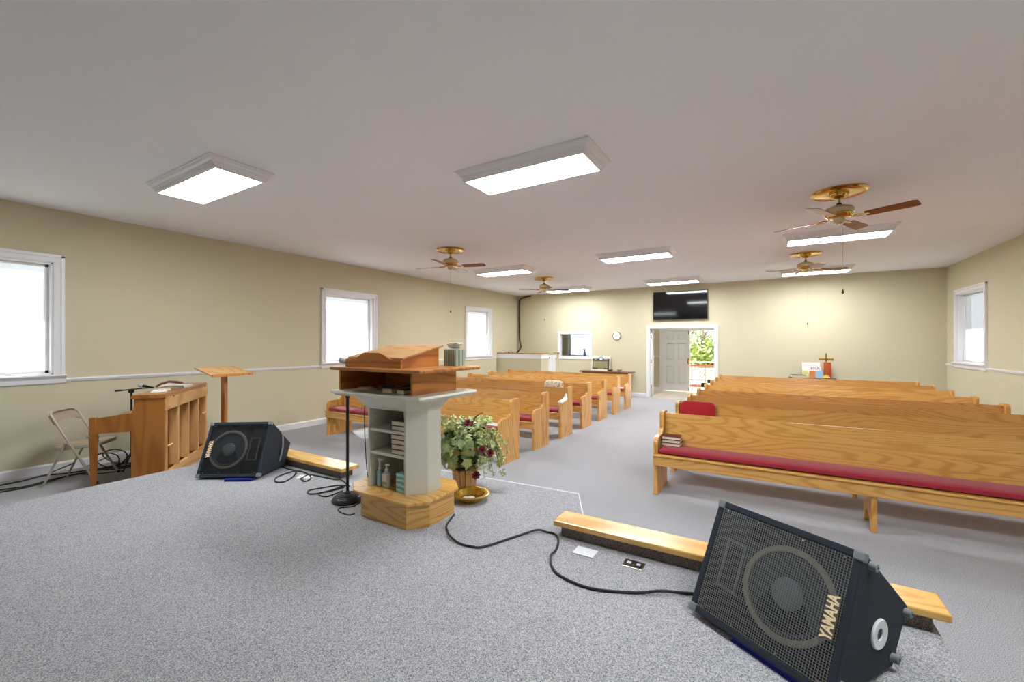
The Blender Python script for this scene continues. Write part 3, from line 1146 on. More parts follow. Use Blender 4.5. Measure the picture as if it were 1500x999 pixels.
for s in (-1, 1):
    q = [(cx + s * hf, yf), (cx + s * hw_, 2.43), (cx + s * hw_, 2.58), (cx + s * hf, yb_), (cx + s * (hf - 0.02), yb_), (cx + s * (hf - 0.02), yf)]
    MB().prism(q, 'z', 0.45, 1.10).build('side_panel', CREAM, pr, bevel=0.002)
MB().box(cx - hf + 0.02, cx + hf - 0.02, yb_ - 0.02, yb_, 0.45, 1.10).build('back_panel', CREAM, pr)
MB().box(cx - hf + 0.02, cx + hf - 0.02, yf, yb_ - 0.02, 1.083, 1.10).build('top_rail', CREAM, pr)
for z in (0.728, 0.912):
    MB().box(cx - hf + 0.021, cx + hf - 0.021, yf + 0.004, yb_ - 0.021, z - 0.012, z + 0.012).build('shelf', CREAM, pr, bevel=0.005)
pg = MB()
for z in (0.56, 0.64, 0.80, 0.86, 0.97, 1.03):
    for y in (2.37, 2.60):
        pg.lathe([(0.0, 0.001), (0.004, 0.001), (0.004, 0.0)], 8, Matrix.Translation((cx - hf + 0.0205, y, z)) @ Matrix.Rotation(R(90), 4, 'Y'))
pg.build('peg_holes', BLACKP, pr)['kind'] = 'stuff'
# cove under the tabletop: column outline flaring to a rectangle
SX0, SX1, SY0, SY1 = -3.06, -2.058, 2.165, 2.835


def rectring(inset, z):
    a, b_, c, d = SX0 + inset, SX1 - inset, SY0 + inset, SY1 - inset
    e = 0.012
    return [(a + e, c, z), (b_ - e, c, z), (b_, c + e, z), (b_, d - e, z), (b_ - e, d, z), (a + e, d, z), (a, d - e, z), (a, c + e, z)]


colr = [(x, y, 1.085) for x, y in colpoly(hf + 0.004, hw_ + 0.006, yf - 0.006, 2.428, 2.582, yb_ + 0.006)]
colr2 = [(x, y, 1.10) for x, y in colpoly(hf + 0.012, hw_ + 0.014, yf - 0.014, 2.422, 2.588, yb_ + 0.014)]


def mixr(a, b_, t, z):
    return [(p[0] + (q[0] - p[0]) * t, p[1] + (q[1] - p[1]) * t, z) for p, q in zip(a, b_)]


rr = [(x, y, 1.178) for x, y in colpoly(hf + 0.062, hw_ + 0.075, yf - 0.075, 2.42, 2.59, yb_ + 0.075)]
MB().loft([colr, colr2, mixr(colr2, rr, 0.25, 1.115), mixr(colr2, rr, 0.55, 1.138), mixr(colr2, rr, 0.85, 1.162), rr]).build('cove', CREAM, pr)
MB().loft([rectring(0.05, 1.178), rectring(0.028, 1.182), rectring(0.022, 1.192), rectring(0.008, 1.197), rectring(0.0, 1.206), rectring(0.006, 1.22)]).build('tabletop', CREAM, pr, smooth=False)
# book box
bx0, bx1, by0, by1 = -3.03, -2.20, 2.232, 2.73
MB().box(bx0, bx0 + 0.02, by0, by1, 1.22, 1.386).build('box_side', BOXWY, pr, bevel=0.002)
MB().box(bx1 - 0.02, bx1, by0, by1, 1.22, 1.386).build('box_side', BOXWY, pr, bevel=0.002)
MB().box(bx0 + 0.02, bx1 - 0.02, by1 - 0.02, by1, 1.22, 1.386).build('box_back', BOXW, pr)
MB().prism([(-3.045, 2.155), (-2.055, 2.155), (-2.055, 2.87), (-3.045, 2.87)], 'z', 1.386, 1.414).build('desk_board', BOXW, pr, bevel=0.009)
# reading slope
rx0, rx1 = -2.93, -2.345
for x in (rx0, rx1 - 0.02):
    MB().prism([(2.275, 1.414), (2.68, 1.414), (2.68, 1.563), (2.275, 1.478)], 'x', x, x + 0.02).build('slope_side', BOXWY, pr, bevel=0.001)
MB().box(rx0 + 0.02, rx1 - 0.02, 2.66, 2.68, 1.414, 1.555).build('slope_back', BOXW, pr)
MB().prism([(2.255, 1.475), (2.715, 1.571), (2.715, 1.587), (2.255, 1.491)], 'x', rx0 - 0.02, rx1 + 0.02).build('reading_board', PLYW, pr, bevel=0.003)
lip = [(rx0 - 0.022, 1.414), (rx1 + 0.022, 1.414), (rx1 + 0.022, 1.476)]
for i in range(0, 21):
    t = i / 20
    x = rx1 - 0.05 - (rx1 - rx0 - 0.10) * t
    u = abs(t - 0.5) * 2
    s_ = 1.0 if u < 0.3 else max(0.0, 0.5 + 0.5 * math.cos(PI * min(1, (u - 0.3) / 0.62)))
    lip.append((x, 1.478 + 0.05 * s_))
lip.append((rx0 - 0.022, 1.478))
MB().prism(lip, 'y', 2.236, 2.254).build('book_lip', BOXW, pr, bevel=0.002)

# things on and in the pulpit
for k, (z0, cnt, lab) in enumerate(((0.9245, 2, 'upper'), (0.7405, 4, 'middle'))):
    for i in range(cnt):
        book('hymnal', (-2.446 - 0.003 * i, 2.425, z0 + i * 0.0385), (0.20, 0.145, 0.038), R(-90), BOOKR,
             '%s maroon hymnal from the bottom on the %s pulpit shelf' % (('first', 'second', 'third', 'fourth')[i], lab), 'hymnals on the pulpit shelves')
for i, (x, z) in enumerate(((-2.655, 0.7405), (-2.59, 0.7405))):
    r = thing('small_carton', (x, 2.56, z), ('small white carton at the left of the pulpit middle shelf', 'small white carton beside the hymnals on the pulpit middle shelf')[i], 'box', 'small cartons on the pulpit shelf')
    MB().box(x - 0.028, x + 0.028, 2.53, 2.60, z, z + 0.105).build('carton', WHITEP, r, bevel=0.002)
    MB().box(x - 0.02, x + 0.02, 2.5285, 2.5302, z + 0.02, z + 0.05).build('printed_panel', STEELG, r)
TEAL, nt, pb = newmat('teal_tissue_print')
N_, L2 = nt.nodes, nt.links
tc = N_.new('ShaderNodeTexCoord')
wv = N_.new('ShaderNodeTexWave')
wv.bands_direction = 'Z'
wv.inputs['Scale'].default_value = 9
wv.inputs['Distortion'].default_value = 5
wv.inputs['Detail'].default_value = 3
L2.new(tc.outputs['Object'], wv.inputs['Vector'])
cr = N_.new('ShaderNodeValToRGB')
els = cr.color_ramp.elements
els[0].color = lin((86, 176, 186)) + (1,)
els[1].color = lin((214, 230, 226)) + (1,)
e2 = els.new(0.55)
e2.color = lin((150, 210, 212)) + (1,)
L2.new(wv.outputs['Fac'], cr.inputs['Fac'])
L2.new(cr.outputs['Color'], pb.inputs['Base Color'])
setp(pb, rough=0.4)
STRIPE, nt, pb = newmat('green_striped_tissue_print')
N_, L2 = nt.nodes, nt.links
tc = N_.new('ShaderNodeTexCoord')
sx_ = N_.new('ShaderNodeSeparateXYZ')
L2.new(tc.outputs['Object'], sx_.inputs[0])
ad = N_.new('ShaderNodeMath')
ad.operation = 'ADD'
L2.new(sx_.outputs[0], ad.inputs[0])
L2.new(sx_.outputs[1], ad.inputs[1])
ml = N_.new('ShaderNodeMath')
ml.operation = 'MULTIPLY'
ml.inputs[1].default_value = 330.0
L2.new(ad.outputs[0], ml.inputs[0])
sn_ = N_.new('ShaderNodeMath')
sn_.operation = 'SINE'
L2.new(ml.outputs[0], sn_.inputs[0])
cr = N_.new('ShaderNodeValToRGB')
cr.color_ramp.elements[0].position = 0.25
cr.color_ramp.elements[0].color = lin((108, 132, 120)) + (1,)
cr.color_ramp.elements[1].position = 0.75
cr.color_ramp.elements[1].color = lin((186, 202, 190)) + (1,)
L2.new(sn_.outputs[0], cr.inputs['Fac'])
L2.new(cr.outputs['Color'], pb.inputs['Base Color'])
setp(pb, rough=0.5)


def tissue_box(loc, s, h, mat, label, rz, tissue, group='cube tissue boxes at the pulpit'):
    r = thing('tissue_box', loc, label, 'tissue box', group, rz)
    MB().box(-s / 2, s / 2, -s / 2, s / 2, 0, h).build('carton', mat, r, bevel=0.002, local=True)
    MB().lathe([(0.0, h + 0.001), (s * 0.32, h + 0.001), (s * 0.32, h - 0.001)], 20, Matrix.Diagonal((1, 0.55, 1, 1))).build('opening', BLACKP, r, local=True)
    if tissue:
        rnd = random.Random(3)
        for q in range(3):
            rings = []
            for i in range(6):
                t = i / 5
                wr = 0.018 + 0.032 * t
                rings.append([((q - 1) * 0.03 + math.cos(a) * wr * (1 + 0.3 * rnd.random()), math.sin(a) * wr * 0.5 * (1 + 0.4 * rnd.random()), h + 0.0 + t * 0.04 + 0.014 * rnd.random()) for a in [2 * PI * k / 9 for k in range(9)]])
            MB().loft(rings).build('tissue', PAPER, r, smooth=True, local=True)
    return r


tissue_box((-2.428, 2.40, 0.45), 0.115, 0.142, TEAL, 'teal watercolour tissue box on the plinth in the pulpit cubby', 0, False)
tissue_box((-2.275, 2.80, 1.414), 0.125, 0.138, STRIPE, 'green striped tissue box with white tissues on the pulpit desk', R(0), True)
CLEARB = clearglass('clear_bottle_plastic', (0.86, 0.93, 0.95))
LIQB = plain('pale_blue_gel', (150, 196, 220), 0.2, 0.03, 10)
LIQC = plain('clear_gel', (206, 216, 210), 0.15, 0.03, 10)
GREENL = plain('green_label', (150, 190, 110), 0.5, 0.05, 20)
for i, (x, y, w, d, h, liq) in enumerate(((-2.70, 2.37, 0.044, 0.034, 0.125, LIQB), (-2.625, 2.375, 0.07, 0.04, 0.12, LIQC))):
    r = thing('sanitizer_bottle', (x, y, 0.45), ('slim pump bottle of pale blue sanitizer in the pulpit cubby', 'wide clear pump sanitizer bottle with white label in the pulpit cubby')[i], 'bottle', 'sanitizer bottles in the pulpit')

    def ring(s, z):
        return [(x + math.copysign(abs(math.cos(a)) ** 0.5, math.cos(a)) * w / 2 * s, y + math.copysign(abs(math.sin(a)) ** 0.5, math.sin(a)) * d / 2 * s, 0.45 + z) for a in [2 * PI * k / 16 for k in range(16)]]
    MB().loft([ring(0.9, 0), ring(1, 0.006), ring(1, h * 0.85), ring(0.9, h * 0.93), ring(0.45, h), ring(0.4, h + 0.012)]).build('bottle', liq, r, smooth=True)
    if i:
        MB().box(x - w * 0.42, x + w * 0.30, y - d / 2 - 0.0012, y - d / 2 - 0.0002, 0.45 + 0.03, 0.45 + 0.105).build('label', PAPER, r)
        MB().box(x - w * 0.42, x + w * 0.30, y - d / 2 - 0.0018, y - d / 2 - 0.0012, 0.45 + 0.03, 0.45 + 0.046).build('label_stripe', GREENL, r)
    p = MB()
    p.lathe([(0.0, 0), (0.014, 0), (0.014, 0.018), (0.006, 0.02), (0.006, 0.045 if i else 0.075)], 14, Matrix.Translation((x, y, 0.45 + h + 0.008)))
    zt = 0.45 + h + (0.05 if i else 0.08)
    p.box(x - 0.011, x + 0.011, y - 0.011, y + 0.011, zt, zt + 0.014)
    p.box(x - 0.005, x + 0.034, y - 0.006, y + 0.006, zt + 0.003, zt + 0.012)
    p.build('pump', WHITEP, r, bevel=0.002)
# clutter in the book box
book('small_book', (-2.485, 2.325, 1.2205), (0.10, 0.16, 0.036), R(4), BOOKT, 'tan small book in the pulpit book box', 'items in the pulpit book box')
book('small_book', (-2.335, 2.32, 1.2205), (0.095, 0.15, 0.034), R(-6), BOOKB, 'black cased small book at the right of the pulpit book box', 'items in the pulpit book box')
book('small_book', (-2.52, 2.55, 1.2205), (0.13, 0.18, 0.03), R(24), BOOKB, 'black notebook at the back of the pulpit book box', 'items in the pulpit book box')
REDP = plain('red_leaflet', (176, 70, 56), 0.6, 0.05, 20)
rumpled('leaflet', -2.86, 2.36, 1.2205, 0.15, 0.12, 'white leaflet at the left of the pulpit book box', 'paper', 0.02, seed=11, rz=R(20))
rumpled('leaflet', -2.89, 2.50, 1.2205, 0.13, 0.11, 'red leaflet at the left of the pulpit book box', 'paper', 0.03, REDP, seed=12, rz=R(-15))
rumpled('leaflet', -2.70, 2.45, 1.2205, 0.16, 0.12, 'grey folded leaflet in the middle of the pulpit book box', 'paper', 0.03, STEELG, seed=13, rz=R(40))
t = MB().tube([(-2.62, 2.33, 1.236), (-2.585, 2.40, 1.236)], 0.014, 10)
o = tag(t.build('marker_pen', BLACKP, smooth=True), 'black marker with silver cap lying in the pulpit book box', 'pen')
MB().tube([(-2.622, 2.326, 1.236), (-2.615, 2.34, 1.236)], 0.0145, 10).build('cap', CHROME, o, smooth=True)

# ------------------------------------------------------------------ straight microphone stand with round base


def microphone(parent, a, b_, local=False):
    """handheld microphone: body from a (tail) to b_ (front of the ball)"""
    a, b_ = Vector(a), Vector(b_)
    d = (b_ - a).normalized()
    M = frame_matrix(a, d.orthogonal(), d.cross(d.orthogonal()))
    L_ = (b_ - a).length
    bo_ = MB().lathe([(0.0, 0), (0.010, 0.002), (0.012, L_ * 0.3), (0.017, L_ * 0.66), (0.019, L_ * 0.70), (0.0, L_ * 0.70)], 16, M).build('microphone_body', BLACKP, parent, smooth=True, local=local)
    pr_ = [(0.019, L_ * 0.70), (0.024, L_ * 0.715), (0.024, L_ * 0.73)]
    for i in range(8):
        t = PI / 2 * i / 7
        pr_.append((0.0265 * math.cos(t), L_ * 0.86 + (L_ * 0.14) * math.sin(t)))
    MB().lathe(pr_, 18, M).build('microphone_head', MESHS, bo_, smooth=True, local=local)


ms = thing('microphone_stand', (-3.10, 2.37, HS), 'black straight microphone stand with round base beside the pulpit', 'microphone stand')
MB().lathe([(0.0, 0.0), (0.125, 0.0), (0.13, 0.012), (0.118, 0.034), (0.085, 0.05), (0.05, 0.056), (0.03, 0.062), (0.02, 0.08), (0.014, 0.085), (0, 0.085)], 40, Matrix.Translation((-3.10, 2.37, HS))).build('base', BLACKP, ms, smooth=True)
for rr_ in (0.055, 0.075, 0.095):
    zc_ = {0.055: 0.0565, 0.075: 0.0535, 0.095: 0.0465}[rr_]
    MB().lathe([(rr_ - 0.004, zc_ - 0.003), (rr_ - 0.002, zc_ + 0.003), (rr_ + 0.002, zc_ + 0.003), (rr_ + 0.004, zc_ - 0.004)], 40, Matrix.Translation((-3.10, 2.37, HS))).build('base_ridge', BLACKP, ms, smooth=True)
MB().tube([(-3.10, 2.37, HS + 0.07), (-3.10, 2.37, 1.16)], 0.0125, 12).build('pole', BLACKP, ms, smooth=True)
MB().tube([(-3.10, 2.37, 1.16), (-3.10, 2.37, 1.40)], 0.009, 12).build('upper_pole', BLACKP, ms, smooth=True)
MB().lathe([(0.0125, 0), (0.017, 0.004), (0.017, 0.05), (0.011, 0.055)], 12, Matrix.Translation((-3.10, 2.37, 1.13))).build('clutch', BLACKP, ms, smooth=True)
MB().tube([(-3.10, 2.37, 1.39), (-3.10, 2.385, 1.425)], 0.014, 10).build('microphone_clip', BLACKP, ms, smooth=True)
microphone(ms, (-3.085, 2.49, 1.41), (-3.16, 2.325, 1.464))
cord = smoothpath([(-3.085, 2.495, 1.403), (-3.075, 2.53, 1.37), (-3.07, 2.53, 1.2), (-3.065, 2.52, 0.9), (-3.035, 2.51, 0.6), (-3.0, 2.50, 0.40), (-2.97, 2.46, HS + 0.012), (-2.95, 2.36, HS + 0.006),
                   (-2.942, 2.295, HS + 0.006), (-3.0, 2.225, HS + 0.006), (-2.975, 2.185, HS + 0.006), (-2.91, 2.165, HS + 0.006), (-2.82, 2.165, HS + 0.006), (-2.80, 2.205, HS + 0.006)])
tag(MB().tube(cord, 0.0045, 6).build('microphone_cable', CABLE, smooth=True), 'thin black cable hanging from the pulpit microphone to the floor', 'cable')

# ------------------------------------------------------------------ cables on the platform


def floorcable(pts, z, r, label, name='cable', mat=CABLE):
    q = smoothpath([(x, y, z + r * (1.0 + (1.6 if (i % 5 == 3) else 0))) for i, (x, y) in enumerate(pts)], 5)
    return tag(MB().tube(q, r, 6).build(name, mat, smooth=True), label, 'cable')


floorcable([(-2.115, 2.60), (-2.04, 2.42), (-1.964, 2.341), (-1.88, 2.27), (-1.788, 2.244), (-1.69, 2.25), (-1.611, 2.296), (-1.499, 2.55), (-1.42, 2.67), (-1.36, 2.70), (-1.293, 2.70), (-1.232, 2.629), (-1.19, 2.5), (-1.175, 2.396),
            (-1.12, 2.30), (-1.028, 2.231), (-0.84, 2.204), (-0.622, 2.292), (-0.5, 2.36), (-0.376, 2.435), (-0.2, 2.52)], HS, 0.0075, 'long black cable snaking from the pulpit to the near speaker')
floorcable([(-4.572, 2.64), (-4.41, 2.62), (-4.278, 2.62), (-4.114, 2.519), (-4.031, 2.371), (-4.085, 2.315), (-4.199, 2.366), (-4.254, 2.459), (-4.235, 2.578), (-4.188, 2.64), (-4.013, 2.61), (-3.898, 2.549), (-3.867, 2.472),
            (-3.94, 2.475), (-4.002, 2.536), (-4.019, 2.61), (-3.89, 2.64), (-3.695, 2.655), (-3.573, 2.66), (-3.458, 2.63)], HS, 0.007, 'black looped cable running from behind the far speaker')
floorcable([(-3.381, 2.607), (-3.491, 2.562), (-3.561, 2.431), (-3.569, 2.321), (-3.526, 2.286), (-3.468, 2.321), (-3.431, 2.446), (-3.431, 2.554), (-3.366, 2.528), (-3.426, 2.408), (-3.458, 2.348), (-3.391, 2.309), (-3.32, 2.333),
            (-3.300, 2.442), (-3.331, 2.495)], HS, 0.0065, 'black cable coiled beside the microphone stand base')
# ------------------------------------------------------------------ wedge loudspeakers
SW = 0.637
PT, PB_, PRB, PRT = (0.211, 0.512), (0.0, 0.0), (0.46, 0.0), (0.585, 0.222)   # (y, z) side outline, face bottom edge at the origin


def speaker(loc, rot, label, flip, wire):
    r = thing('stage_speaker', loc, label, 'speaker', 'black wedge speakers on the platform', rot=rot)
    v = Vector((0, PT[0], PT[1])).normalized()
    H = Vector((0, PT[0], PT[1])).length
    nrm = Vector((0, -v.z, v.y))
    rec = 0.03
    # cabinet body behind the grille
    pb, pt = -nrm * rec, Vector((0, PT[0], PT[1])) - nrm * rec
    prof = [(pb.y, max(pb.z, 0.0) if False else 0.0), (PRB[0], PRB[1]), (PRT[0], PRT[1]), (pt.y, pt.z)]
    MB().prism(prof, 'x', 0, SW).build('cabinet', BLACKC, r, bevel=0.012, local=True, segs=3)
    # face frame
    F = frame_matrix((0, 0, 0), (1, 0, 0), v)      # local u, v, w(out)

    def fm(u, vv, w=0.0):
        return F @ Matrix.Translation((u, vv, w))
    fr = MB()
    t = 0.03
    fr.box(0, t, 0, H, -rec - 0.01, 0.0, F)
    fr.box(SW - t, SW, 0, H, -rec - 0.01, 0.0, F)
    fr.box(t, SW - t, 0, t, -rec - 0.01, 0.0, F)
    fr.box(t, SW - t, H - t, H, -rec - 0.01, 0.0, F)
    fr.build('front_rim', BLACKC, r, bevel=0.005, local=True)
    MB().box(t, SW - t, t, H - t, -rec - 0.004, -rec + 0.002, F).build('baffle', BLACKB, r, local=True)
    sgn = -1 if flip else 1

    def U(u):          # u measured from the horn side
        return SW - u if flip else u
    # woofer
    wc = fm(U(0.395), H / 2, -rec)
    MB().lathe([(0.168, 0.002), (0.170, 0.012), (0.182, 0.014), (0.192, 0.010), (0.194, 0.002)], 48, wc).build('woofer_ring', plain('woofer_gasket', (160, 156, 144), 0.6, 0.08, 30), r, smooth=True, local=True)
    MB().lathe([(0.168, 0.004), (0.160, 0.012), (0.150, 0.008), (0.148, 0.003), (0.06, 0.0022)], 48, wc).build('woofer_cone', plain('cone_paper', (78, 86, 94), 0.8, 0.1, 50), r, smooth=True, local=True)
    MB().lathe([(0.066, 0.0024), (0.06, 0.012), (0.04, 0.020), (0.0, 0.024)], 36, wc).build('dust_cap', plain('dust_cap_grey', (128, 138, 144), 0.6, 0.05, 50), r, smooth=True, local=True)
    # horn: frame and flared throat
    hc = fm(U(0.135), H / 2, -rec)
    hn = MB()
    for a in ((-0.05, -0.038, -0.115, 0.115), (0.038, 0.05, -0.115, 0.115)):
        hn.box(a[0], a[1], a[2], a[3], 0.0, 0.014, hc)
    for a in ((-0.05, 0.05, -0.115, -0.103), (-0.05, 0.05, 0.103, 0.115)):
        hn.box(a[0], a[1], a[2], a[3], 0.0, 0.014, hc)
    hrm = hn.build('horn_rim', plain('horn_grey', (118, 126, 132), 0.5, 0.05, 30), r, bevel=0.002, local=True)
    MB().box(-0.036, 0.036, -0.1, 0.1, 0.0021, 0.004, hc).build('horn_throat', plain('horn_dark', (40, 44, 48), 0.5, 0.05, 30), hrm, local=True)
    for vv in (0.09, H - 0.09):
        MB().lathe([(0.0, 0.004), (0.03, 0.004), (0.036, 0.008), (0.04, 0.003)], 24, fm(U(0.215), vv, -rec)).build('bass_port', plain('port_black', (12, 12, 12), 0.6, 0.05, 30), r, smooth=True, local=True)
    # wire grille: real thin wires, one part
    g = MB()
    step = 0.0105
    hw2 = 0.00085
    u = t + step * 0.5
    while u < SW - t:
        g.box(u - hw2, u + hw2, t, H - t, -0.0062, -0.004, F)
        u += step
    w_ = t + step * 0.5
    while w_ < H - t:
        g.box(t, SW - t, w_ - hw2, w_ + hw2, -0.0045, -0.0025, F)
        w_ += step
    go = g.build('grille', wire, r, local=True)
    go['kind'] = 'stuff'
    for uu in (0.06, 0.22, 0.42, 0.58):
        for vv in (t + 0.012, H - t - 0.012):
            MB().lathe([(0, 0.001), (0.005, 0.0), (0.006, -0.004)], 8, fm(uu, vv, 0)).build('grille_screw', CHROME, r, local=True, smooth=True)
    # badge
    bc = fm(U(0.575), H / 2, -0.0022) @ Matrix.Rotation(R(-90 if flip else 90), 4, 'Z')
    bdg = MB().box(-0.082, 0.082, -0.0235, 0.0235, 0, 0.004, bc).build('badge', plain('badge_bronze', (96, 88, 80), 0.4, 0.05, 30), r, bevel=0.001, local=True)
    lettering('badge_lettering', 'YAMAHA', 0.056, plain('badge_cream', (250, 228, 186), 0.4, 0.02, 30), bdg, bc @ Matrix.Translation((0, 0, 0.0042)), 0.0006, True, 0.0022, 0.72)
    # corner guards
    for uu in (0.0, SW):
        for vv, z0 in ((0.0, 1), (H, -1)):
            q = MB()
            s1 = 1 if uu == 0 else -1
            a, b_ = sorted((uu - s1 * 0.004, uu + s1 * 0.036))
            c, d = sorted((vv - z0 * 0.003, vv + z0 * 0.036))
            q.prism([(a, c), (b_, c), (b_, d), (a, d)], 'z', -0.035, 0.004, F)
            if True:
                q.build('corner_guard', STEELG, r, bevel=0.007, local=True, segs=3)
    # the two end panels: feet and pole cup on one, strap handle on the other
    xe = SW
    if not flip:
        for (yy, zz) in ((0.255, 0.455), (0.55, 0.205), (0.445, 0.045), (0.06, 0.05)):
            M = Matrix.Translation((xe, yy, zz)) @ Matrix.Rotation(R(90), 4, 'Y')
            MB().lathe([(0.018, 0), (0.016, 0.024), (0.008, 0.026), (0.007, 0.012), (0, 0.012)], 16, M).build('rubber_foot', STEELG, r, smooth=True, local=True)
        M = Matrix.Translation((xe, 0.33, 0.17)) @ Matrix.Rotation(R(90), 4, 'Y')
        pc_ = MB().lathe([(0.024, 0.001), (0.024, 0.007), (0.056, 0.009), (0.060, 0.005), (0.060, 0.0)], 36, M).build('pole_cup', WHITEP, r, smooth=True, local=True)
        MB().lathe([(0.0, 0.0012), (0.025, 0.0012)], 24, M).build('pole_cup_hole', BLACKP, pc_, local=True)
    else:
        st = smoothpath([(xe + 0.002, 0.40, 0.36), (xe + 0.012, 0.398, 0.33), (xe + 0.022, 0.38, 0.22), (xe + 0.012, 0.35, 0.10), (xe + 0.002, 0.345, 0.07)])
        q = MB()
        q.loft([[(p.x - 0.002, p.y - 0.014, p.z), (p.x + 0.003, p.y - 0.014, p.z), (p.x + 0.003, p.y + 0.014, p.z), (p.x - 0.002, p.y + 0.014, p.z)] for p in st])
        q.build('strap_handle', STEELG, r, local=True)
    return r


e_ = R(-32.05)
speaker((-0.347, 2.271, HS + 0.028), (R(-2.5), 0, e_), 'large black wedge speaker with visible wire grille in the near right corner', False, GRILLE)
speaker((-4.85, 1.94, HS + 0.024), (R(-2.8), R(-1.2), R(30.5)), 'black wedge speaker propped on a blue binder beside the piano', True, GRILLEB)


def binder(name, loc, w, d, h, rz, label):
    r = thing(name, loc, label, 'binder', rz=rz)
    c = MB()
    c.box(-w / 2, w / 2, -d / 2, d / 2, 0, 0.003)
    c.box(-w / 2, w / 2, -d / 2, d / 2, h - 0.003, h)
    c.box(w / 2 - 0.003, w / 2, -d / 2, d / 2, 0, h)
    c.box(-w / 2, w / 2, -d / 2 + 0.016, -d / 2 + 0.02, 0, h)
    c.build('cover', BLUE, r, local=True)
    MB().box(-w / 2 + 0.004, w / 2 - 0.005, -d / 2 + 0.022, d / 2 - 0.005, 0.003, h - 0.003).build('pages', PAPER, r, local=True)
    return r


binder('ring_binder', (-4.50, 2.215, HS), 0.26, 0.20, 0.022, R(35), 'blue binder with white pages wedged under the far speaker')
binder('blue_folder', (0.015, 2.145, HS), 0.30, 0.16, 0.024, e_, 'flat blue folder under the front edge of the near speaker')

# ------------------------------------------------------------------ upright piano, turned away from the platform
ZT = 1.03
pa = Vector((-5.835, 2.037, 0))
ang = math.atan2(0.607, -0.795)
pn = thing('upright_piano', pa, 'brown spinet piano with open ribbed back on the lower floor', 'piano', rz=ang)
# local x runs along the back from the near end, local y points away from the back toward the keys
PLN = 1.50
KY = -1  # sign of the player side
# with x axis (-.795,.607), the left normal is (-.607,-.795): that is the player side
ep = [(0.0, 0.0), (0.30, 0.0), (0.30, 0.80), (0.27, 0.95), (0.275, 0.985), (0.0, 0.985)]
for x0 in (0.0, PLN - 0.03):
    MB().prism(ep, 'x', x0, x0 + 0.03).build('end_panel', PIANOW, pn, bevel=0.003, local=True)
    MB().prism([(0.29, 0.625), (0.625, 0.625), (0.625, 0.795), (0.56, 0.795), (0.36, 0.825), (0.29, 0.83)], 'x', x0, x0 + 0.03).build('key_arm', PIANOX if False else PIANOW, pn, bevel=0.003, local=True)
    lg = MB()
    xa = x0 - 0.012
    lg.box(xa, xa + 0.06, 0.60, 0.655, 0.66, 0.80)
    lg.box(xa - 0.002, xa + 0.062, 0.598, 0.657, 0.61, 0.655)
    lg.loft([[(xa + 0.03 + sx * s, 0.627 + sy * s, z) for sx, sy in ((-1, -1), (1, -1), (1, 1), (-1, 1))] for s, z in ((0.017, 0), (0.03, 0.57), (0.031, 0.60), (0.024, 0.605), (0.024, 0.615))])
    lg.build('leg', PIANOW, pn, bevel=0.002, local=True)
lid = MB()
lid.prism([(-0.012, 0.985), (0.285, 0.985), (0.305, 0.99), (0.30, 1.01), (0.285, ZT), (-0.012, ZT)], 'x', -0.012, PLN + 0.012)
lid.build('lid', PIANOX, pn, bevel=0.004, local=True)
MB().box(-0.008, PLN + 0.008, -0.018, 0.0, 0.845, 0.984).build('top_rail', PALEW, pn, bevel=0.003, local=True)
MB().box(0.0, PLN, -0.018, 0.02, 0.0, 0.14).build('bottom_rail', PALEW, pn, bevel=0.003, local=True)
xs = [0.02, 0.385, 0.74, 1.10, 1.465]
for x in xs:
    MB().box(x - 0.015, x + 0.015, -0.018, 0.075, 0.14, 0.845).build('back_post', PALEZ, pn, bevel=0.003, local=True)
MB().box(0.03, PLN - 0.03, 0.115, 0.13, 0.1, 0.90).build('soundboard', PIANOW, pn, local=True)
for i, x in enumerate((0.2, 0.56, 0.92, 1.28)):
    MB().box(x - 0.05, x + 0.05, 0.085, 0.115, 0.15, 0.84).build('rib', PALEW if False else STANDW, pn, bevel=0.002, local=True)
for x, z in ((0.085, 0.42), (1.33, 0.60)):
    MB().tube([(x, 0.0, z), (x + 0.05, -0.03, z + 0.015)], 0.013, 8).build('peg', PALEW, pn, smooth=True, local=True)
for x in (0.2, 1.38):
    MB().box(x - 0.002, x + 0.03, -0.021, -0.017, 0.975, 0.99).build('hinge', BLACKP, pn, local=True)
MB().box(0.03, PLN - 0.03, 0.13, 0.30, 0.02, 0.60).build('lower_case', PIANOW, pn, local=True)
MB().box(0.03, PLN - 0.03, 0.13, 0.285, 0.76, 0.98).build('upper_case', PIANOW, pn, local=True)
MB().box(0.03, PLN - 0.03, 0.20, 0.60, 0.63, 0.70).build('key_bed', PIANOX, pn, bevel=0.003, local=True)
MB().prism([(0.28, 0.80), (0.55, 0.775), (0.60, 0.74), (0.60, 0.70), (0.28, 0.70)], 'x', 0.032, PLN - 0.032).build('fallboard', PIANOX, pn, bevel=0.003, local=True)


def onpiano(x, y, z):
    return tuple(pn.matrix_basis @ Vector((x, y, z)))


q = onpiano(0.52, 0.13, ZT + 0.0005)
book('songbook', q, (0.20, 0.27, 0.035), ang + R(80), BOOKT, 'thick tan songbook lying on the piano lid', 'books on the piano', pages=PAGES)
q = onpiano(0.95, 0.14, ZT + 0.0005)
book('songbook', q, (0.22, 0.28, 0.018), ang + R(96), WHITEP, 'thin white songbook at the far end of the piano lid', 'books on the piano', pages=PAPER)
q = onpiano(0.60, 0.15, ZT + 0.0365)
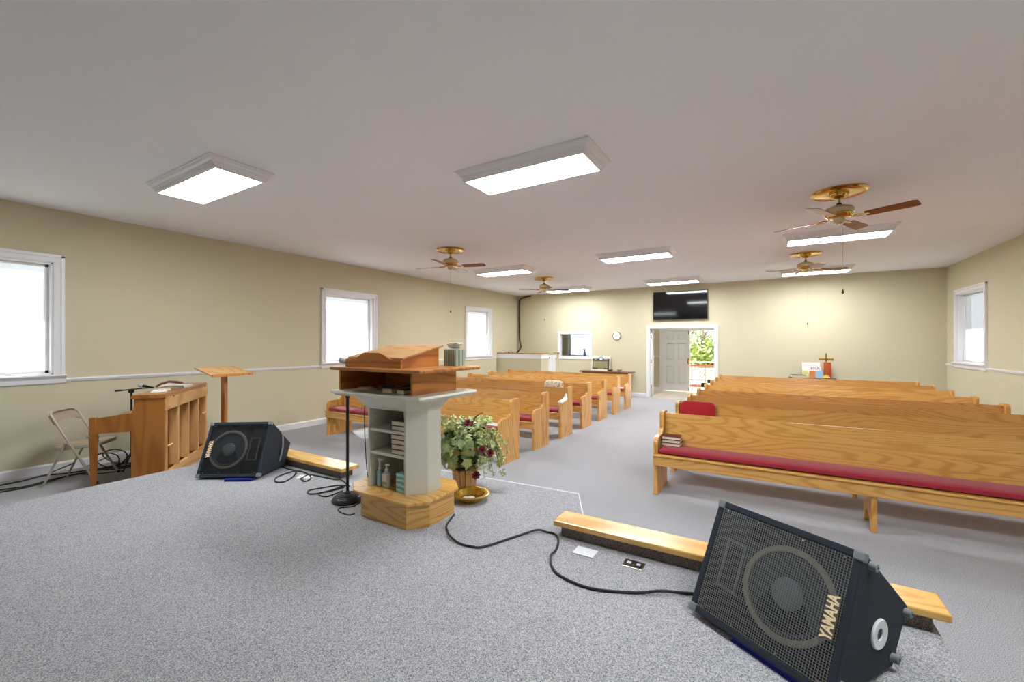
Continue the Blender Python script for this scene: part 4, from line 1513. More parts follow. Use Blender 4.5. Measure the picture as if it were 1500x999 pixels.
# open maroon book, face down like a tent
ob = thing('open_hymnal', q, 'open maroon hymnal face down on the piano lid', 'book', 'books on the piano', rz=R(70))
MB().prism([(-0.11, 0.0), (-0.075, 0.03), (0.0, 0.055), (0.11, 0.03), (0.14, 0.036), (0.08, 0.055), (0.0, 0.066), (-0.08, 0.04), (-0.13, 0.006)], 'y', -0.09, 0.09).build('cover', BOOKR, ob, local=True)
MB().prism([(-0.10, 0.0), (-0.07, 0.028), (0.0, 0.053), (0.10, 0.03), (0.05, 0.02), (0.0, 0.01)], 'y', -0.083, 0.083).build('pages', PAGES, ob, local=True)
q = onpiano(0.30, 0.15, ZT + 0.0005)
rumpled('sheet_music', q[0], q[1], q[2], 0.20, 0.15, 'curled sheet music beside the books on the near end of the piano', 'paper', 0.02, seed=21, rz=ang + R(15))

# boom microphone stand on the far side of the piano
bs = thing('boom_microphone_stand', (-6.98, 2.09, 0), 'black boom microphone stand behind the near end of the piano', 'microphone stand')
bx, by = -6.98, 2.09
MB().tube([(bx, by, 0.15), (bx, by, 1.005)], 0.0105, 10).build('pole', BLACKP, bs, smooth=True)
for k in range(3):
    a = R(-40 + 120 * k)
    MB().tube([(bx, by, 0.20), (bx + 0.20 * math.cos(a), by + 0.20 * math.sin(a), 0.012)], 0.009, 8).build('leg', BLACKP, bs, smooth=True)
MB().lathe([(0.0, -0.02), (0.03, -0.02), (0.03, 0.02), (0, 0.02)], 14, Matrix.Translation((bx, by, 0.99)) @ Matrix.Rotation(R(90), 4, 'X') @ Matrix.Rotation(R(60), 4, 'Y')).build('boom_clamp', BLACKP, bs, bevel=0.003, local=False)
p0, p1 = Vector((-7.07, 1.96, 0.998)), Vector((-6.80, 2.24, 1.03))
MB().tube([p0, p1], 0.0075, 8).build('boom', BLACKP, bs, smooth=True)
MB().tube([p0 - (p1 - p0).normalized() * 0.005, p0 + (p1 - p0).normalized() * 0.07], 0.012, 8).build('counterweight', BLACKP, bs, smooth=True)
microphone(bs, (-6.645, 2.21, 1.04), (-6.78, 2.10, 1.075))
floorcable([(-6.93, 2.0), (-6.98, 1.85), (-7.05, 1.75), (-7.12, 1.66)], 0.0, 0.006, 'black cable from the boom stand across the lower floor')

# ------------------------------------------------------------------ folding chair
fc = thing('folding_chair', (-6.88, 1.62, 0), 'beige metal folding chair between the window wall and the piano', 'chair')
fdir = Vector((-6.72, 1.81, 0)) - Vector((-7.03, 1.437, 0))     # back pair to front pair
ang_c = math.atan2(fdir.y, fdir.x)
fc.rotation_euler = (0, 0, ang_c)
HWD = 0.225


def chair_part(mb_, name, mat, **kw):
    return mb_.build(name, mat, fc, local=True, **kw)


# front legs carry up into the back frame; local x is forward
lf = []
for s in (-1, 1):
    lf.append([(0.235, s * HWD, 0.0), (0.05, s * HWD, 0.36), (-0.02, s * HWD, 0.50), (-0.15, s * HWD, 0.76)])
arch = [Vector(p) for p in lf[0]] + [Vector((-0.178, -HWD + 0.02, 0.805)), Vector((-0.192, -HWD + 0.07, 0.83)), Vector((-0.196, 0, 0.836)), Vector((-0.192, HWD - 0.07, 0.83)), Vector((-0.178, HWD - 0.02, 0.805))] + [Vector(p) for p in reversed(lf[1])]
chair_part(MB().tube(smoothpath(arch, 5), 0.0125, 10), 'back_frame', CHAIRM, smooth=True)
for s in (-1, 1):
    chair_part(MB().tube([(-0.255, s * (HWD - 0.02), 0.0), (-0.10, s * (HWD - 0.02), 0.36), (-0.055, s * (HWD - 0.02), 0.475)], 0.0115, 10), 'rear_leg', CHAIRM, smooth=True)
    chair_part(MB().tube([(-0.055, s * (HWD - 0.02), 0.47), (0.0, s * (HWD - 0.01), 0.43)], 0.008, 8), 'hinge_bracket', CHAIRM, smooth=True)
    for xx in (0.235, -0.255):
        chair_part(MB().lathe([(0, 0), (0.016, 0), (0.015, 0.028), (0.0125, 0.03)], 12, Matrix.Translation((xx, s * (HWD if xx > 0 else HWD - 0.02), 0))), 'foot_cap', BLACKP if xx > 0 else CHAIRM, smooth=True)
chair_part(MB().tube([(-0.185, -HWD + 0.02, 0.16), (-0.185, HWD - 0.02, 0.16)], 0.007, 8), 'rear_stretcher', IRON, smooth=True)
chair_part(MB().tube([(0.13, -HWD, 0.2), (0.13, HWD, 0.2)], 0.008, 8), 'front_stretcher', CHAIRM, smooth=True)
seat = [(-0.17, -0.17), (-0.10, -0.20), (0.17, -0.20), (0.235, -0.17), (0.25, -0.10), (0.25, 0.10), (0.235, 0.17), (0.17, 0.20), (-0.10, 0.20), (-0.17, 0.17)]
M = Matrix.Translation((0, 0, 0.425)) @ Matrix.Rotation(R(-4), 4, 'Y')
chair_part(MB().prism(seat, 'z', -0.022, 0.022, M), 'seat', CHAIRM, bevel=0.01, smooth=True, segs=3)
chair_part(MB().prism([(x * 0.9 + 0.005, y * 0.88) for x, y in seat], 'z', 0.018, 0.028, M), 'seat_pad', CHAIRP, bevel=0.004, smooth=True)
rings = []
for i in range(15):
    t = -1 + 2 * i / 14
    y = t * (HWD + 0.006)
    xb = -0.165 - 0.03 * (1 - t * t)
    zt = 0.842 - 0.06 * abs(t) ** 5
    zb = 0.69 - 0.0 + 0.035 * (1 - abs(t) ** 4) * 1.0
    lean = 0.5
    def bp(z, off):
        return (xb - (z - 0.76) * lean + off, y, z)
    rings.append([bp(zb, -0.012), bp(zb, 0.014), bp((zb + zt) / 2, 0.02), bp(zt, 0.012), bp(zt, -0.012), bp((zb + zt) / 2, -0.014)])
chair_part(MB().loft(rings), 'backrest', CHAIRP, smooth=True)

# cables along the window wall
for i, (pts, lab) in enumerate((([(-7.16, 0.75), (-7.134, 1.029), (-7.078, 1.217), (-7.121, 1.41), (-7.202, 1.567), (-7.214, 1.749), (-7.311, 2.033), (-7.2, 2.3)], 'black cable nearest the folding chair along the window wall'),
                               ([(-6.96, 0.75), (-7.036, 1.015), (-7.009, 1.156), (-7.015, 1.309), (-7.2, 1.538), (-7.218, 1.812), (-7.076, 2.0), (-7.1, 2.3)], 'black cable crossing under the folding chair'),
                               ([(-7.30, 0.75), (-7.373, 1.064), (-7.389, 1.218), (-7.409, 1.411), (-7.353, 1.6), (-7.296, 1.832), (-7.155, 2.057), (-7.25, 2.3)], 'black cable against the baseboard of the window wall'))):
    floorcable(pts, 0.0, 0.008, lab)
for i, (x, y) in enumerate(((-7.22, 1.93), (-7.36, 2.05))):
    pts = []
    for k in range(26):
        a = 2 * PI * k / 11
        rr_ = 0.11 + 0.012 * math.sin(k * 1.7)
        pts.append((x + 0.35 * rr_ * math.cos(a) + 0.02 * math.sin(k), y + rr_ * math.cos(a + 0.4), 0.012 + 0.10 + 0.10 * math.sin(a)))
    pts = [(px_, py_, max(0.012, pz)) for px_, py_, pz in pts]
    tag(MB().tube(smoothpath(pts, 3), 0.006, 6).build('cable_coil', CABLE, smooth=True), ('tangled black cable coil beside the piano end panel', 'tangled black cable coil against the baseboard behind the piano')[i], 'cable')
# small tan fan behind the piano
fn = thing('desk_fan', (-7.24, 2.36, 0), 'small tan fan with round grille half hidden behind the piano', 'fan')
M = Matrix.Translation((-7.24, 2.36, 0.25)) @ Matrix.Rotation(R(40), 4, 'Z') @ Matrix.Rotation(R(90), 4, 'X')
TAN = plain('tan_plastic', (206, 192, 164), 0.5, 0.05, 20)
MB().lathe([(0.13, -0.05), (0.16, -0.045), (0.165, 0.0), (0.16, 0.045), (0.14, 0.05), (0.14, 0.03), (0.13, -0.03)], 32, M, closed=True).build('shroud', TAN, fn, smooth=True)
for rr_ in (0.03, 0.06, 0.09, 0.12):
    MB().tube([(M @ Vector((rr_ * math.cos(a), rr_ * math.sin(a), 0.045))) for a in [2 * PI * k / 20 for k in range(21)]], 0.004, 6).build('grille_ring', CHAIRP, fn, smooth=True)
sp = MB()
for k in range(8):
    a = 2 * PI * k / 8
    sp.tube([M @ Vector((0.02 * math.cos(a), 0.02 * math.sin(a), 0.043)), M @ Vector((0.145 * math.cos(a), 0.145 * math.sin(a), 0.043))], 0.003, 5)
sp.build('grille_spokes', CHAIRP, fn)
MB().lathe([(0, 0.0), (0.11, 0.0), (0.10, 0.03), (0.05, 0.06), (0.04, 0.10), (0, 0.10)], 24, Matrix.Translation((-7.24, 2.36, 0))).build('base', TAN, fn, smooth=True)
for k in range(4):
    a = R(90 * k + 20)
    q = [M @ Vector((r2 * math.cos(a + d2), r2 * math.sin(a + d2), zz)) for r2, d2, zz in ((0.02, -0.3, -0.01), (0.11, -0.25, -0.02), (0.11, 0.45, 0.015), (0.02, 0.4, 0.0))]
    n_ = (q[1] - q[0]).cross(q[2] - q[0]).normalized() * 0.002
    MB().loft([[p - n_ for p in q], [p + n_ for p in q]]).build('blade', CHAIRM, fn)

# ------------------------------------------------------------------ wooden music stand
mst = thing('music_stand', (-5.86, 2.66, 0), 'wooden post music stand with sloped plywood top beside the piano', 'music stand')
MB().box(-5.905, -5.815, 2.64, 2.68, 0.03, 1.25).build('post', STANDW, mst, bevel=0.002)
MB().box(-6.06, -5.66, 2.635, 2.685, 0.0, 0.04).build('foot', STANDW, mst, bevel=0.003)
MB().box(-5.885, -5.835, 2.46, 2.86, 0.0, 0.038).build('cross_foot', STANDW, mst, bevel=0.003)
MB().prism([(-5.64, 1.203), (-6.10, 1.283), (-6.10, 1.300), (-5.64, 1.220)], 'y', 2.43, 2.89).build('top_board', PLYW, mst, bevel=0.002)
MB().box(-5.645, -5.625, 2.43, 2.89, 1.198, 1.232).build('lip', STANDW, mst, bevel=0.002)
# ------------------------------------------------------------------ potted ivy behind the pulpit
LEAFM, nt, pb = newmat('variegated_ivy')
N_, L2 = nt.nodes, nt.links
tc = N_.new('ShaderNodeTexCoord')
oi = N_.new('ShaderNodeObjectInfo')
no = N_.new('ShaderNodeTexNoise')
no.inputs['Scale'].default_value = 30
L2.new(tc.outputs['Object'], no.inputs['Vector'])
cr1 = N_.new('ShaderNodeValToRGB')
els = cr1.color_ramp.elements
els[0].color = lin((62, 84, 40)) + (1,)
els[1].color = lin((222, 226, 176)) + (1,)
for ps, c in ((0.35, (96, 124, 62)), (0.6, (140, 160, 96)), (0.8, (176, 184, 110))):
    e2 = els.new(ps)
    e2.color = lin(c) + (1,)
L2.new(oi.outputs['Random'], cr1.inputs['Fac'])
cr2 = N_.new('ShaderNodeMix')
cr2.data_type = 'RGBA'
L2.new(no.outputs['Fac'], cr2.inputs[0])
L2.new(cr1.outputs['Color'], cr2.inputs[6])
cr2.inputs[7].default_value = lin((150, 164, 112)) + (1,)
L2.new(cr2.outputs[2], pb.inputs['Base Color'])
setp(pb, rough=0.45)
SPRIG = plain('pale_sprig_leaf', (196, 204, 140), 0.5, 0.2, 60)
STEM = plain('green_stem', (92, 100, 54), 0.6, 0.1, 30)
BURG = plain('burgundy_petal', (112, 24, 40), 0.6, 0.25, 60)
OLIVE = plain('olive_bronze_leaf', (122, 96, 40), 0.5, 0.2, 40)
pcx, pcy = -2.42, 3.13
pl = thing('potted_ivy', (pcx, pcy, HS), 'leafy artificial ivy arrangement with burgundy flowers in a tan pot behind the pulpit', 'plant')
POTM = wood('slatted_basket', (212, 172, 130), (176, 130, 88), 'z', k=90, scale=7, rough=0.7, coat=0.0)
for k in range(14):     # slatted basket pot
    a0, a1 = 2 * PI * k / 14 + 0.02, 2 * PI * (k + 1) / 14 - 0.02
    q = []
    for r_, z in ((0.10, 0.0), (0.125, 0.20)):
        q.append([(pcx + rr * math.cos(a), pcy + rr * math.sin(a), HS + z) for a, rr in ((a0, r_), (a1, r_), (a1, r_ - 0.012), (a0, r_ - 0.012))])
    MB().loft(q).build('pot_slat', POTM, pl)
MB().lathe([(0, 0.004), (0.088, 0.004), (0.108, 0.17), (0, 0.17)], 24, Matrix.Translation((pcx, pcy, HS))).build('pot_liner', plain('dark_moss', (60, 56, 36), 0.9, 0.2, 40), pl)


def ivy_mesh(name, mat, s, cup):
    out = [(0.0, -0.46), (0.16, -0.40), (0.40, -0.46), (0.33, -0.20), (0.52, 0.02), (0.24, 0.12), (0.12, 0.30), (0.0, 0.56), (-0.12, 0.30), (-0.24, 0.12), (-0.52, 0.02), (-0.33, -0.20), (-0.40, -0.46), (-0.16, -0.40)]
    vs = [(0, 0, 0.0)]
    for x, y in out:
        vs.append((x * s, y * s, -(x * x + y * y) * cup * s))
    fs = [(0, i, i + 1) for i in range(1, len(out))] + [(0, len(out), 1)]
    return MB().add(vs, fs).mesh(name, mat, smooth=True)


ivs = [ivy_mesh('leaf', LEAFM, 0.105, 0.5), ivy_mesh('leaf', LEAFM, 0.085, 0.9), ivy_mesh('leaf', LEAFM, 0.07, 0.3), ivy_mesh('leaf', OLIVE, 0.075, 0.6)]
ccx, ccy, ccz = pcx + 0.02, pcy - 0.01, 0.655
rnd = random.Random(31)


def leafrot(n, roll, droop):
    n = Vector(n).normalized()
    dn = Vector((0, 0, -1))
    v = (dn - n * dn.dot(n))
    v = v.normalized() if v.length > 1e-3 else n.orthogonal().normalized()
    u = v.cross(n).normalized()
    m = Matrix(((u.x, v.x, n.x, 0), (u.y, v.y, n.y, 0), (u.z, v.z, n.z, 0), (0, 0, 0, 1)))
    return m @ Matrix.Rotation(roll, 4, 'Z') @ Matrix.Rotation(droop, 4, 'X')


cnt = 0
while cnt < 230:
    th_ = rnd.random() * 2 * PI
    ph = math.asin(rnd.uniform(-0.75, 1.0))
    rr_ = rnd.uniform(0.72, 1.05)
    d = Vector((math.cos(th_) * math.cos(ph), math.sin(th_) * math.cos(ph), math.sin(ph)))
    p = Vector((ccx + d.x * 0.265 * rr_, ccy + d.y * 0.265 * rr_, ccz + d.z * 0.255 * rr_))
    if p.z < 0.46 and math.hypot(p.x - pcx, p.y - pcy) < 0.17:
        continue
    if p.x < -2.60 and p.y < 2.9:
        continue
    mi = 3 if rnd.random() < 0.09 else (0 if (d.z < 0.45 and rnd.random() < 0.6) else rnd.choice((1, 2)))
    o = link('leaf', ivs[mi], pl)
    o.matrix_basis = Matrix.Translation(p) @ leafrot(d + Vector((rnd.uniform(-.5, .5), rnd.uniform(-.5, .5), rnd.uniform(-.1, .7))), rnd.uniform(-0.9, 0.9), rnd.uniform(-0.5, 0.3))
    cnt += 1
# fine pale sprigs, too many to count
sp = MB()
stm = MB()
for k in range(46):
    th_ = rnd.random() * 2 * PI
    up = rnd.uniform(0.1, 1.0)
    a = Vector((ccx, ccy, 0.50))
    if k < 26:
        b_ = Vector((ccx + math.cos(th_) * 0.23, ccy + math.sin(th_) * 0.23, ccz + 0.17 + 0.10 * up))
        m_ = (a + b_) / 2 + Vector((0, 0, 0.12))
    else:       # trailing ones on the aisle side
        b_ = Vector((ccx + 0.27 + 0.07 * rnd.random(), ccy + rnd.uniform(-0.20, 0.25), 0.38 + 0.28 * rnd.random()))
        m_ = Vector((ccx + 0.2, (a.y + b_.y) / 2, 0.80))
    path = smoothpath([a, m_, b_], 8)
    stm.tube(path, 0.0018, 4)
    for i, p in enumerate(path[5:]):
        for j in range(4):
            d = Vector((rnd.uniform(-1, 1), rnd.uniform(-1, 1), rnd.uniform(-0.4, 1))).normalized()
            c_ = p + d * 0.014
            w_ = d.orthogonal().normalized() * 0.0075
            sp.add([p, c_ + w_, c_ + d * 0.02, c_ - w_], [(0, 1, 2, 3)])
sp.build('sprig_leaves', SPRIG, pl)['kind'] = 'stuff'
stm.build('stems', STEM, pl)['kind'] = 'stuff'
core = MB()
for k in range(420):      # inner foliage that fills the crown
    d = Vector((rnd.uniform(-1, 1), rnd.uniform(-1, 1), rnd.uniform(-0.8, 1)))
    if d.length > 1:
        continue
    p = Vector((ccx, ccy, ccz)) + Vector((d.x * 0.21, d.y * 0.21, d.z * 0.2))
    if p.z < 0.44:
        p.z = 0.44 + rnd.random() * 0.1
    a = Vector((rnd.uniform(-1, 1), rnd.uniform(-1, 1), rnd.uniform(-1, 1))).normalized() * 0.05
    b_ = a.orthogonal().normalized() * 0.035
    core.add([p - a, p + b_, p + a, p - b_], [(0, 1, 2, 3)])
core.build('inner_foliage', plain('deep_green_leaf', (66, 84, 44), 0.6, 0.2, 40), pl)['kind'] = 'stuff'
for k, (dx, dy, z) in enumerate(((0.30, -0.15, 0.68), (0.27, -0.20, 0.475), (0.32, -0.06, 0.64), (0.16, -0.17, 0.90), (-0.10, -0.26, 0.84))):
    fl_ = MB()
    c0 = Vector((pcx + dx, pcy + dy, z))
    on = Vector((dx, dy - 0.05, (z - ccz) * 0.8 + 0.08)).normalized()
    QF = Vector((0, 0, 1)).rotation_difference(on)
    for lay, (rp, n_, tilt) in enumerate(((0.042, 7, 0.25), (0.034, 6, 0.75), (0.022, 5, 1.2))):
        for j in range(n_):
            a = 2 * PI * j / n_ + lay
            u = QF @ Vector((math.cos(a) * math.cos(tilt), math.sin(a) * math.cos(tilt), math.sin(tilt)))
            w_ = QF @ (Vector((-math.sin(a), math.cos(a), 0)) * rp * 0.45)
            fl_.add([c0, c0 + u * rp * 0.6 + w_, c0 + u * rp, c0 + u * rp * 0.6 - w_], [(0, 1, 2, 3)])
    fl_.build('flower', BURG, pl)
rdv = smoothpath([(ccx, ccy, 0.70), (ccx + 0.05, ccy + 0.0, 0.84), (ccx + 0.10, ccy + 0.02, 0.93), (ccx + 0.17, ccy + 0.03, 0.97)], 5)
q = MB()
q.loft([[p + Vector((-0.014 * w_, 0, 0)), p + Vector((0, -0.006, 0.004)), p + Vector((0.014 * w_, 0, 0)), p + Vector((0, 0.004, -0.004))] for p, w_ in zip(rdv, [0.4, 0.6, 0.8, 1, 1, 1.1, 1.1, 1.1, 1, 1, 0.9, 0.8, 0.6, 0.4, 0.25, 0.15])])
q.build('bronze_blade_leaf', OLIVE, pl)

# ------------------------------------------------------------------ brass offering plate
ofx, ofy = -2.21, 2.935
op = thing('offering_plate', (ofx, ofy, HS), 'polished brass offering plate with red felt and white slips beside the pulpit', 'plate')
MB().lathe([(0.0, 0.0), (0.10, 0.0), (0.108, 0.006), (0.125, 0.05), (0.165, 0.058), (0.168, 0.064), (0.160, 0.066), (0.122, 0.058), (0.104, 0.012), (0.0, 0.008)], 48, Matrix.Translation((ofx, ofy, HS))).build('dish', GOLD, op, smooth=True)
MB().lathe([(0.0, 0.0095), (0.098, 0.0095), (0.1, 0.0085)], 36, Matrix.Translation((ofx, ofy, HS))).build('felt', plain('red_felt', (150, 24, 28), 0.95, 0.1, 60), op, smooth=True)
rumpled('offering_envelope', ofx - 0.01, ofy - 0.01, HS + 0.010, 0.10, 0.075, 'white paper slip lying in the brass plate', 'paper', 0.012, seed=41, rz=R(35))

# ------------------------------------------------------------------ ceiling lights
def light_meshes():
    hx, hy = 0.685, 0.285

    def ring(ins, z):
        return [(-hx + ins, -hy + ins, z), (hx - ins, -hy + ins, z), (hx - ins, hy - ins, z), (-hx + ins, hy - ins, z)]
    prof = [(0.0, 0.0), (0.0, -0.012), (0.012, -0.016), (0.02, -0.03), (0.036, -0.045), (0.040, -0.056), (0.052, -0.060), (0.058, -0.075), (0.060, -0.092), (0.072, -0.098), (0.080, -0.098), (0.080, -0.088)]
    mb_ = MB()
    rings = [ring(a, b_) for a, b_ in prof]
    mb_.loft(rings, caps=False)
    me1 = mb_.mesh('frame', TRIM)
    me2 = MB().box(-hx + 0.08, hx - 0.08, -hy + 0.08, hy - 0.08, -0.094, -0.088).mesh('lens', LENS)
    me3 = MB().box(-hx + 0.01, hx - 0.01, -hy + 0.01, hy - 0.01, -0.010, 0.0).mesh('back_plate', TRIM)
    return me1, me2, me3


M1, M2, M3 = light_meshes()
M2F = M2.copy()
M2F.materials[0] = LENS2
LS = [((-4.85, 2.06), 'lit ceiling light above the piano, nearest the window wall'),
      ((-1.93, 3.50), 'lit ceiling light above the pulpit, largest in the centre'),
      ((-5.12, 8.05), 'lit ceiling light beside the nearer left ceiling fan'),
      ((-2.12, 7.88), 'lit ceiling light above the middle of the aisle'),
      ((0.85, 8.0), 'lit ceiling light just behind the nearest right ceiling fan'),
      ((-5.20, 11.75), 'lit ceiling light beside the farther left ceiling fan'),
      ((-2.17, 11.62), 'lit ceiling light in front of the wall television'),
      ((0.85, 11.62), 'lit ceiling light behind the farther right ceiling fan'),
      ((0.99, 2.06), 'lit ceiling light above the right end of the platform'),
      ((-2.2, 13.9), 'unseen ceiling light added to brighten the foyer beyond the doorway')]  # out of view, added only to brighten the foyer
for (x, y), lab in LS:
    r = thing('ceiling_light', (x, y, ZC), lab, 'ceiling light', 'framed fluorescent ceiling lights')
    link('back_plate', M3, r, True)
    link('frame', M1, r, True)
    link('lens', M2F if y > YF else M2, r, True)

# ------------------------------------------------------------------ ceiling fans


def make_fan(loc, phi, chain_z, label):
    r = thing('ceiling_fan', loc, label, 'ceiling fan', 'brass ceiling fans')
    # z = 0 is the ceiling
    MB().lathe([(0.0, 0), (0.258, 0), (0.262, -0.012), (0.248, -0.022), (0.232, -0.014), (0.222, -0.020), (0.12, -0.016), (0.0, -0.016)], 48).build('medallion', BRASS, r, smooth=True, local=True)
    MB().lathe([(0.088, -0.014), (0.09, -0.03), (0.075, -0.055), (0.045, -0.075), (0.022, -0.08), (0.0, -0.08)], 32).build('canopy', BRASS, r, smooth=True, local=True)
    MB().lathe([(0.014, -0.07), (0.014, -0.135)], 14).build('downrod', ABRASS, r, smooth=True, local=True)
    MB().lathe([(0.022, -0.125), (0.026, -0.135), (0.022, -0.15)], 14).build('rod_collar', BLACKP, r, smooth=True, local=True)
    MB().lathe([(0.02, -0.145), (0.06, -0.155), (0.115, -0.175), (0.135, -0.195), (0.138, -0.235), (0.125, -0.245)], 40).build('motor_housing', ABRASS, r, smooth=True, local=True)
    MB().lathe([(0.128, -0.243), (0.132, -0.252), (0.12, -0.272), (0.09, -0.288), (0.05, -0.292), (0.0, -0.292)], 40).build('lower_housing', BRASS, r, smooth=True, local=True)
    MB().lathe([(0.055, -0.288), (0.056, -0.325), (0.045, -0.345), (0.02, -0.355), (0.0, -0.358)], 24).build('switch_cup', ABRASS, r, smooth=True, local=True)
    for k in range(4):
        a = phi + k * PI / 2
        M = Matrix.Rotation(a, 4, 'Z')
        ir = MB()
        for s in (-1, 1):
            ir.tube(smoothpath([(0.085, 0, -0.285), (0.12, s * 0.012, -0.296), (0.155, s * 0.034, -0.300), (0.19, s * 0.030, -0.300), (0.215, s * 0.012, -0.300)], 5), 0.006, 6, M)
        ir.box(0.20, 0.27, -0.03, 0.03, -0.304, -0.299, M)
        iro = ir.build('blade_iron', BRASS, r, smooth=True, local=True)
        Mb = M @ Matrix.Translation((0, 0, -0.298)) @ Matrix.Rotation(R(-12), 4, 'X')
        out = [(0.235, -0.05), (0.26, -0.058), (0.62, -0.068), (0.648, -0.06), (0.66, -0.045), (0.66, 0.045), (0.648, 0.06), (0.62, 0.068), (0.26, 0.058), (0.235, 0.05)]
        o = MB().prism(out, 'z', -0.003, 0.003).build('blade', BLADEW, iro, local=True)
        o.matrix_basis = Mb
    ch = MB()
    ch.tube([(0.03, -0.03, -0.34), (0.03, -0.03, chain_z - loc[2] + 0.03)], 0.0022, 5)
    ch.build('pull_chain', ABRASS, r, local=True)
    MB().lathe([(0.0, -0.02), (0.010, -0.012), (0.014, 0.0), (0.009, 0.014), (0.004, 0.03), (0, 0.032)], 14, Matrix.Translation((0.03, -0.03, chain_z - loc[2]))).build('chain_pull', BLADEW, r, smooth=True, local=True)
    return r


make_fan((0.649, 5.86, ZC), R(-26), 2.16, 'brass four blade ceiling fan nearest on the right')
make_fan((0.566, 9.60, ZC), R(17), 1.96, 'brass four blade ceiling fan farther on the right')
make_fan((-4.871, 5.88, ZC), R(15), 2.16, 'brass four blade ceiling fan nearer on the window side')
make_fan((-4.942, 9.685, ZC), R(40), 2.2, 'brass four blade ceiling fan farther on the window side')

# ------------------------------------------------------------------ television
tv = thing('television', (-2.20, YF - 0.02, 2.28), 'black flat screen television mounted above the foyer doorway', 'television')
MB().box(-2.93, -1.475, YF - 0.075, YF - 0.035, 2.278, 3.095).build('housing', BLACKP, tv, bevel=0.004)
MB().box(-2.918, -1.487, YF - 0.0765, YF - 0.0745, 2.295, 3.083).build('screen', SCREEN, tv)
MB().box(-2.5, -1.9, YF - 0.036, YF, 2.5, 2.85).build('wall_bracket', BLACKP, tv)
MB().box(-2.215, -2.185, YF - 0.078, YF - 0.074, 2.281, 2.289).build('logo_mark', CHROME, tv)

# ------------------------------------------------------------------ wall clock
ck = thing('wall_clock', (-4.04, YF, 1.832), 'small round white wall clock beside the inner window', 'clock')
M = Matrix.Translation((-4.04, YF, 1.832)) @ Matrix.Rotation(R(90), 4, 'X')
MB().lathe([(0.0, 0.0), (0.125, 0.0), (0.132, 0.012), (0.130, 0.03), (0.118, 0.036), (0.112, 0.026)], 40, M).build('rim', CHROME, ck, smooth=True)
MB().lathe([(0.0, 0.0245), (0.115, 0.0245)], 40, M).build('dial', PAPER, ck)
for k in range(12):
    MB().box(-0.004, 0.004, 0.088, 0.104, 0.025, 0.026, M @ Matrix.Rotation(R(30 * k), 4, 'Z')).build('hour_mark', BLACKP, ck)
MB().box(-0.004, 0.004, -0.01, 0.06, 0.027, 0.028, M @ Matrix.Rotation(R(110), 4, 'Z')).build('hour_hand', BLACKP, ck)
MB().box(-0.003, 0.003, -0.01, 0.085, 0.029, 0.030, M @ Matrix.Rotation(R(-20), 4, 'Z')).build('minute_hand', BLACKP, ck)

# ------------------------------------------------------------------ dark table under the inner window, with sign and bowls
tb = thing('side_table', (-4.28, 12.60, 0), 'dark wooden side table against the far wall left of the doorway', 'table')
MB().box(-5.10, -3.46, 12.40, 12.80, 0.715, 0.752).build('table_top', DARKW, tb, bevel=0.01)
MB().box(-5.02, -3.58, 12.44, 12.78, 0.63, 0.715).build('apron', DARKW, tb, bevel=0.003)
for x in (-4.98, -3.62):
    for y in (12.48, 12.74):
        MB().lathe([(0, 0), (0.022, 0), (0.03, 0.03), (0.02, 0.06), (0.026, 0.12), (0.034, 0.2), (0.022, 0.27), (0.03, 0.3), (0.03, 0.36), (0.022, 0.40), (0.034, 0.46), (0.03, 0.54), (0.036, 0.56), (0.036, 0.64), (0, 0.64)], 16, Matrix.Translation((x, y, 0))).build('leg', DARKW, tb, smooth=True)
MB().box(-4.96, -3.64, 12.59, 12.63, 0.12, 0.15).build('stretcher', DARKW, tb, bevel=0.003)
sg = thing('sign_board', (-4.53, 12.76, 0.7525), 'white board with dark green plaque print and round emblem leaning on the side table', 'sign')
Ms = Matrix.Translation((-4.53, 12.745, 0.7525)) @ Matrix.Rotation(R(-8), 4, 'X')
MB().box(-0.30, 0.30, 0, 0.012, 0, 0.445, Ms).build('board', PAPER, sg, bevel=0.002)
MB().box(-0.275, 0.275, -0.0015, 0.0, 0.04, 0.37, Ms).build('printed_field', plain('plaque_navy', (46, 44, 66), 0.6, 0.05, 20), sg)
MB().box(-0.262, 0.24, -0.003, -0.0015, 0.075, 0.30, Ms).build('printed_text_field', plain('plaque_olive', (112, 112, 78), 0.6, 0.35, 90), sg)
ln = MB()
rnd = random.Random(5)
for i in range(9):
    z = 0.095 + i * 0.022
    x = -0.24
    while x < 0.20:
        w_ = rnd.uniform(0.02, 0.05)
        ln.box(x, min(0.225, x + w_), -0.0042, -0.003, z, z + 0.011, Ms)
        x += w_ + 0.012
ln.box(-0.21, -0.14, -0.003, -0.0015, 0.325, 0.352, Ms)
ln.box(0.10, 0.23, -0.003, -0.0015, 0.32, 0.352, Ms)
ln.box(-0.09, 0.11, -0.003, -0.0015, 0.048, 0.066, Ms)
lo = ln.build('print_strokes', plain('plaque_gold', (176, 172, 112), 0.6, 0.05, 20), sg)
lo['kind'] = 'stuff'
Mr = Ms @ Matrix.Translation((0, 0, 0.37)) @ Matrix.Rotation(R(90), 4, 'X')
MB().lathe([(0.0, 0.002), (0.066, 0.002), (0.067, 0.0)], 32, Mr).build('emblem_ring', plain('plaque_navy', (46, 44, 66)), sg)
MB().lathe([(0.0, 0.0035), (0.05, 0.0035), (0.051, 0.002)], 32, Mr).build('emblem', plain('emblem_pale_blue', (206, 220, 230), 0.5, 0.12, 40), sg)
bw = thing('wooden_bowl', (-4.16, 12.56, 0.7525), 'small brown and gold dish on the side table beside the sign', 'bowl', 'dishes on the side table')
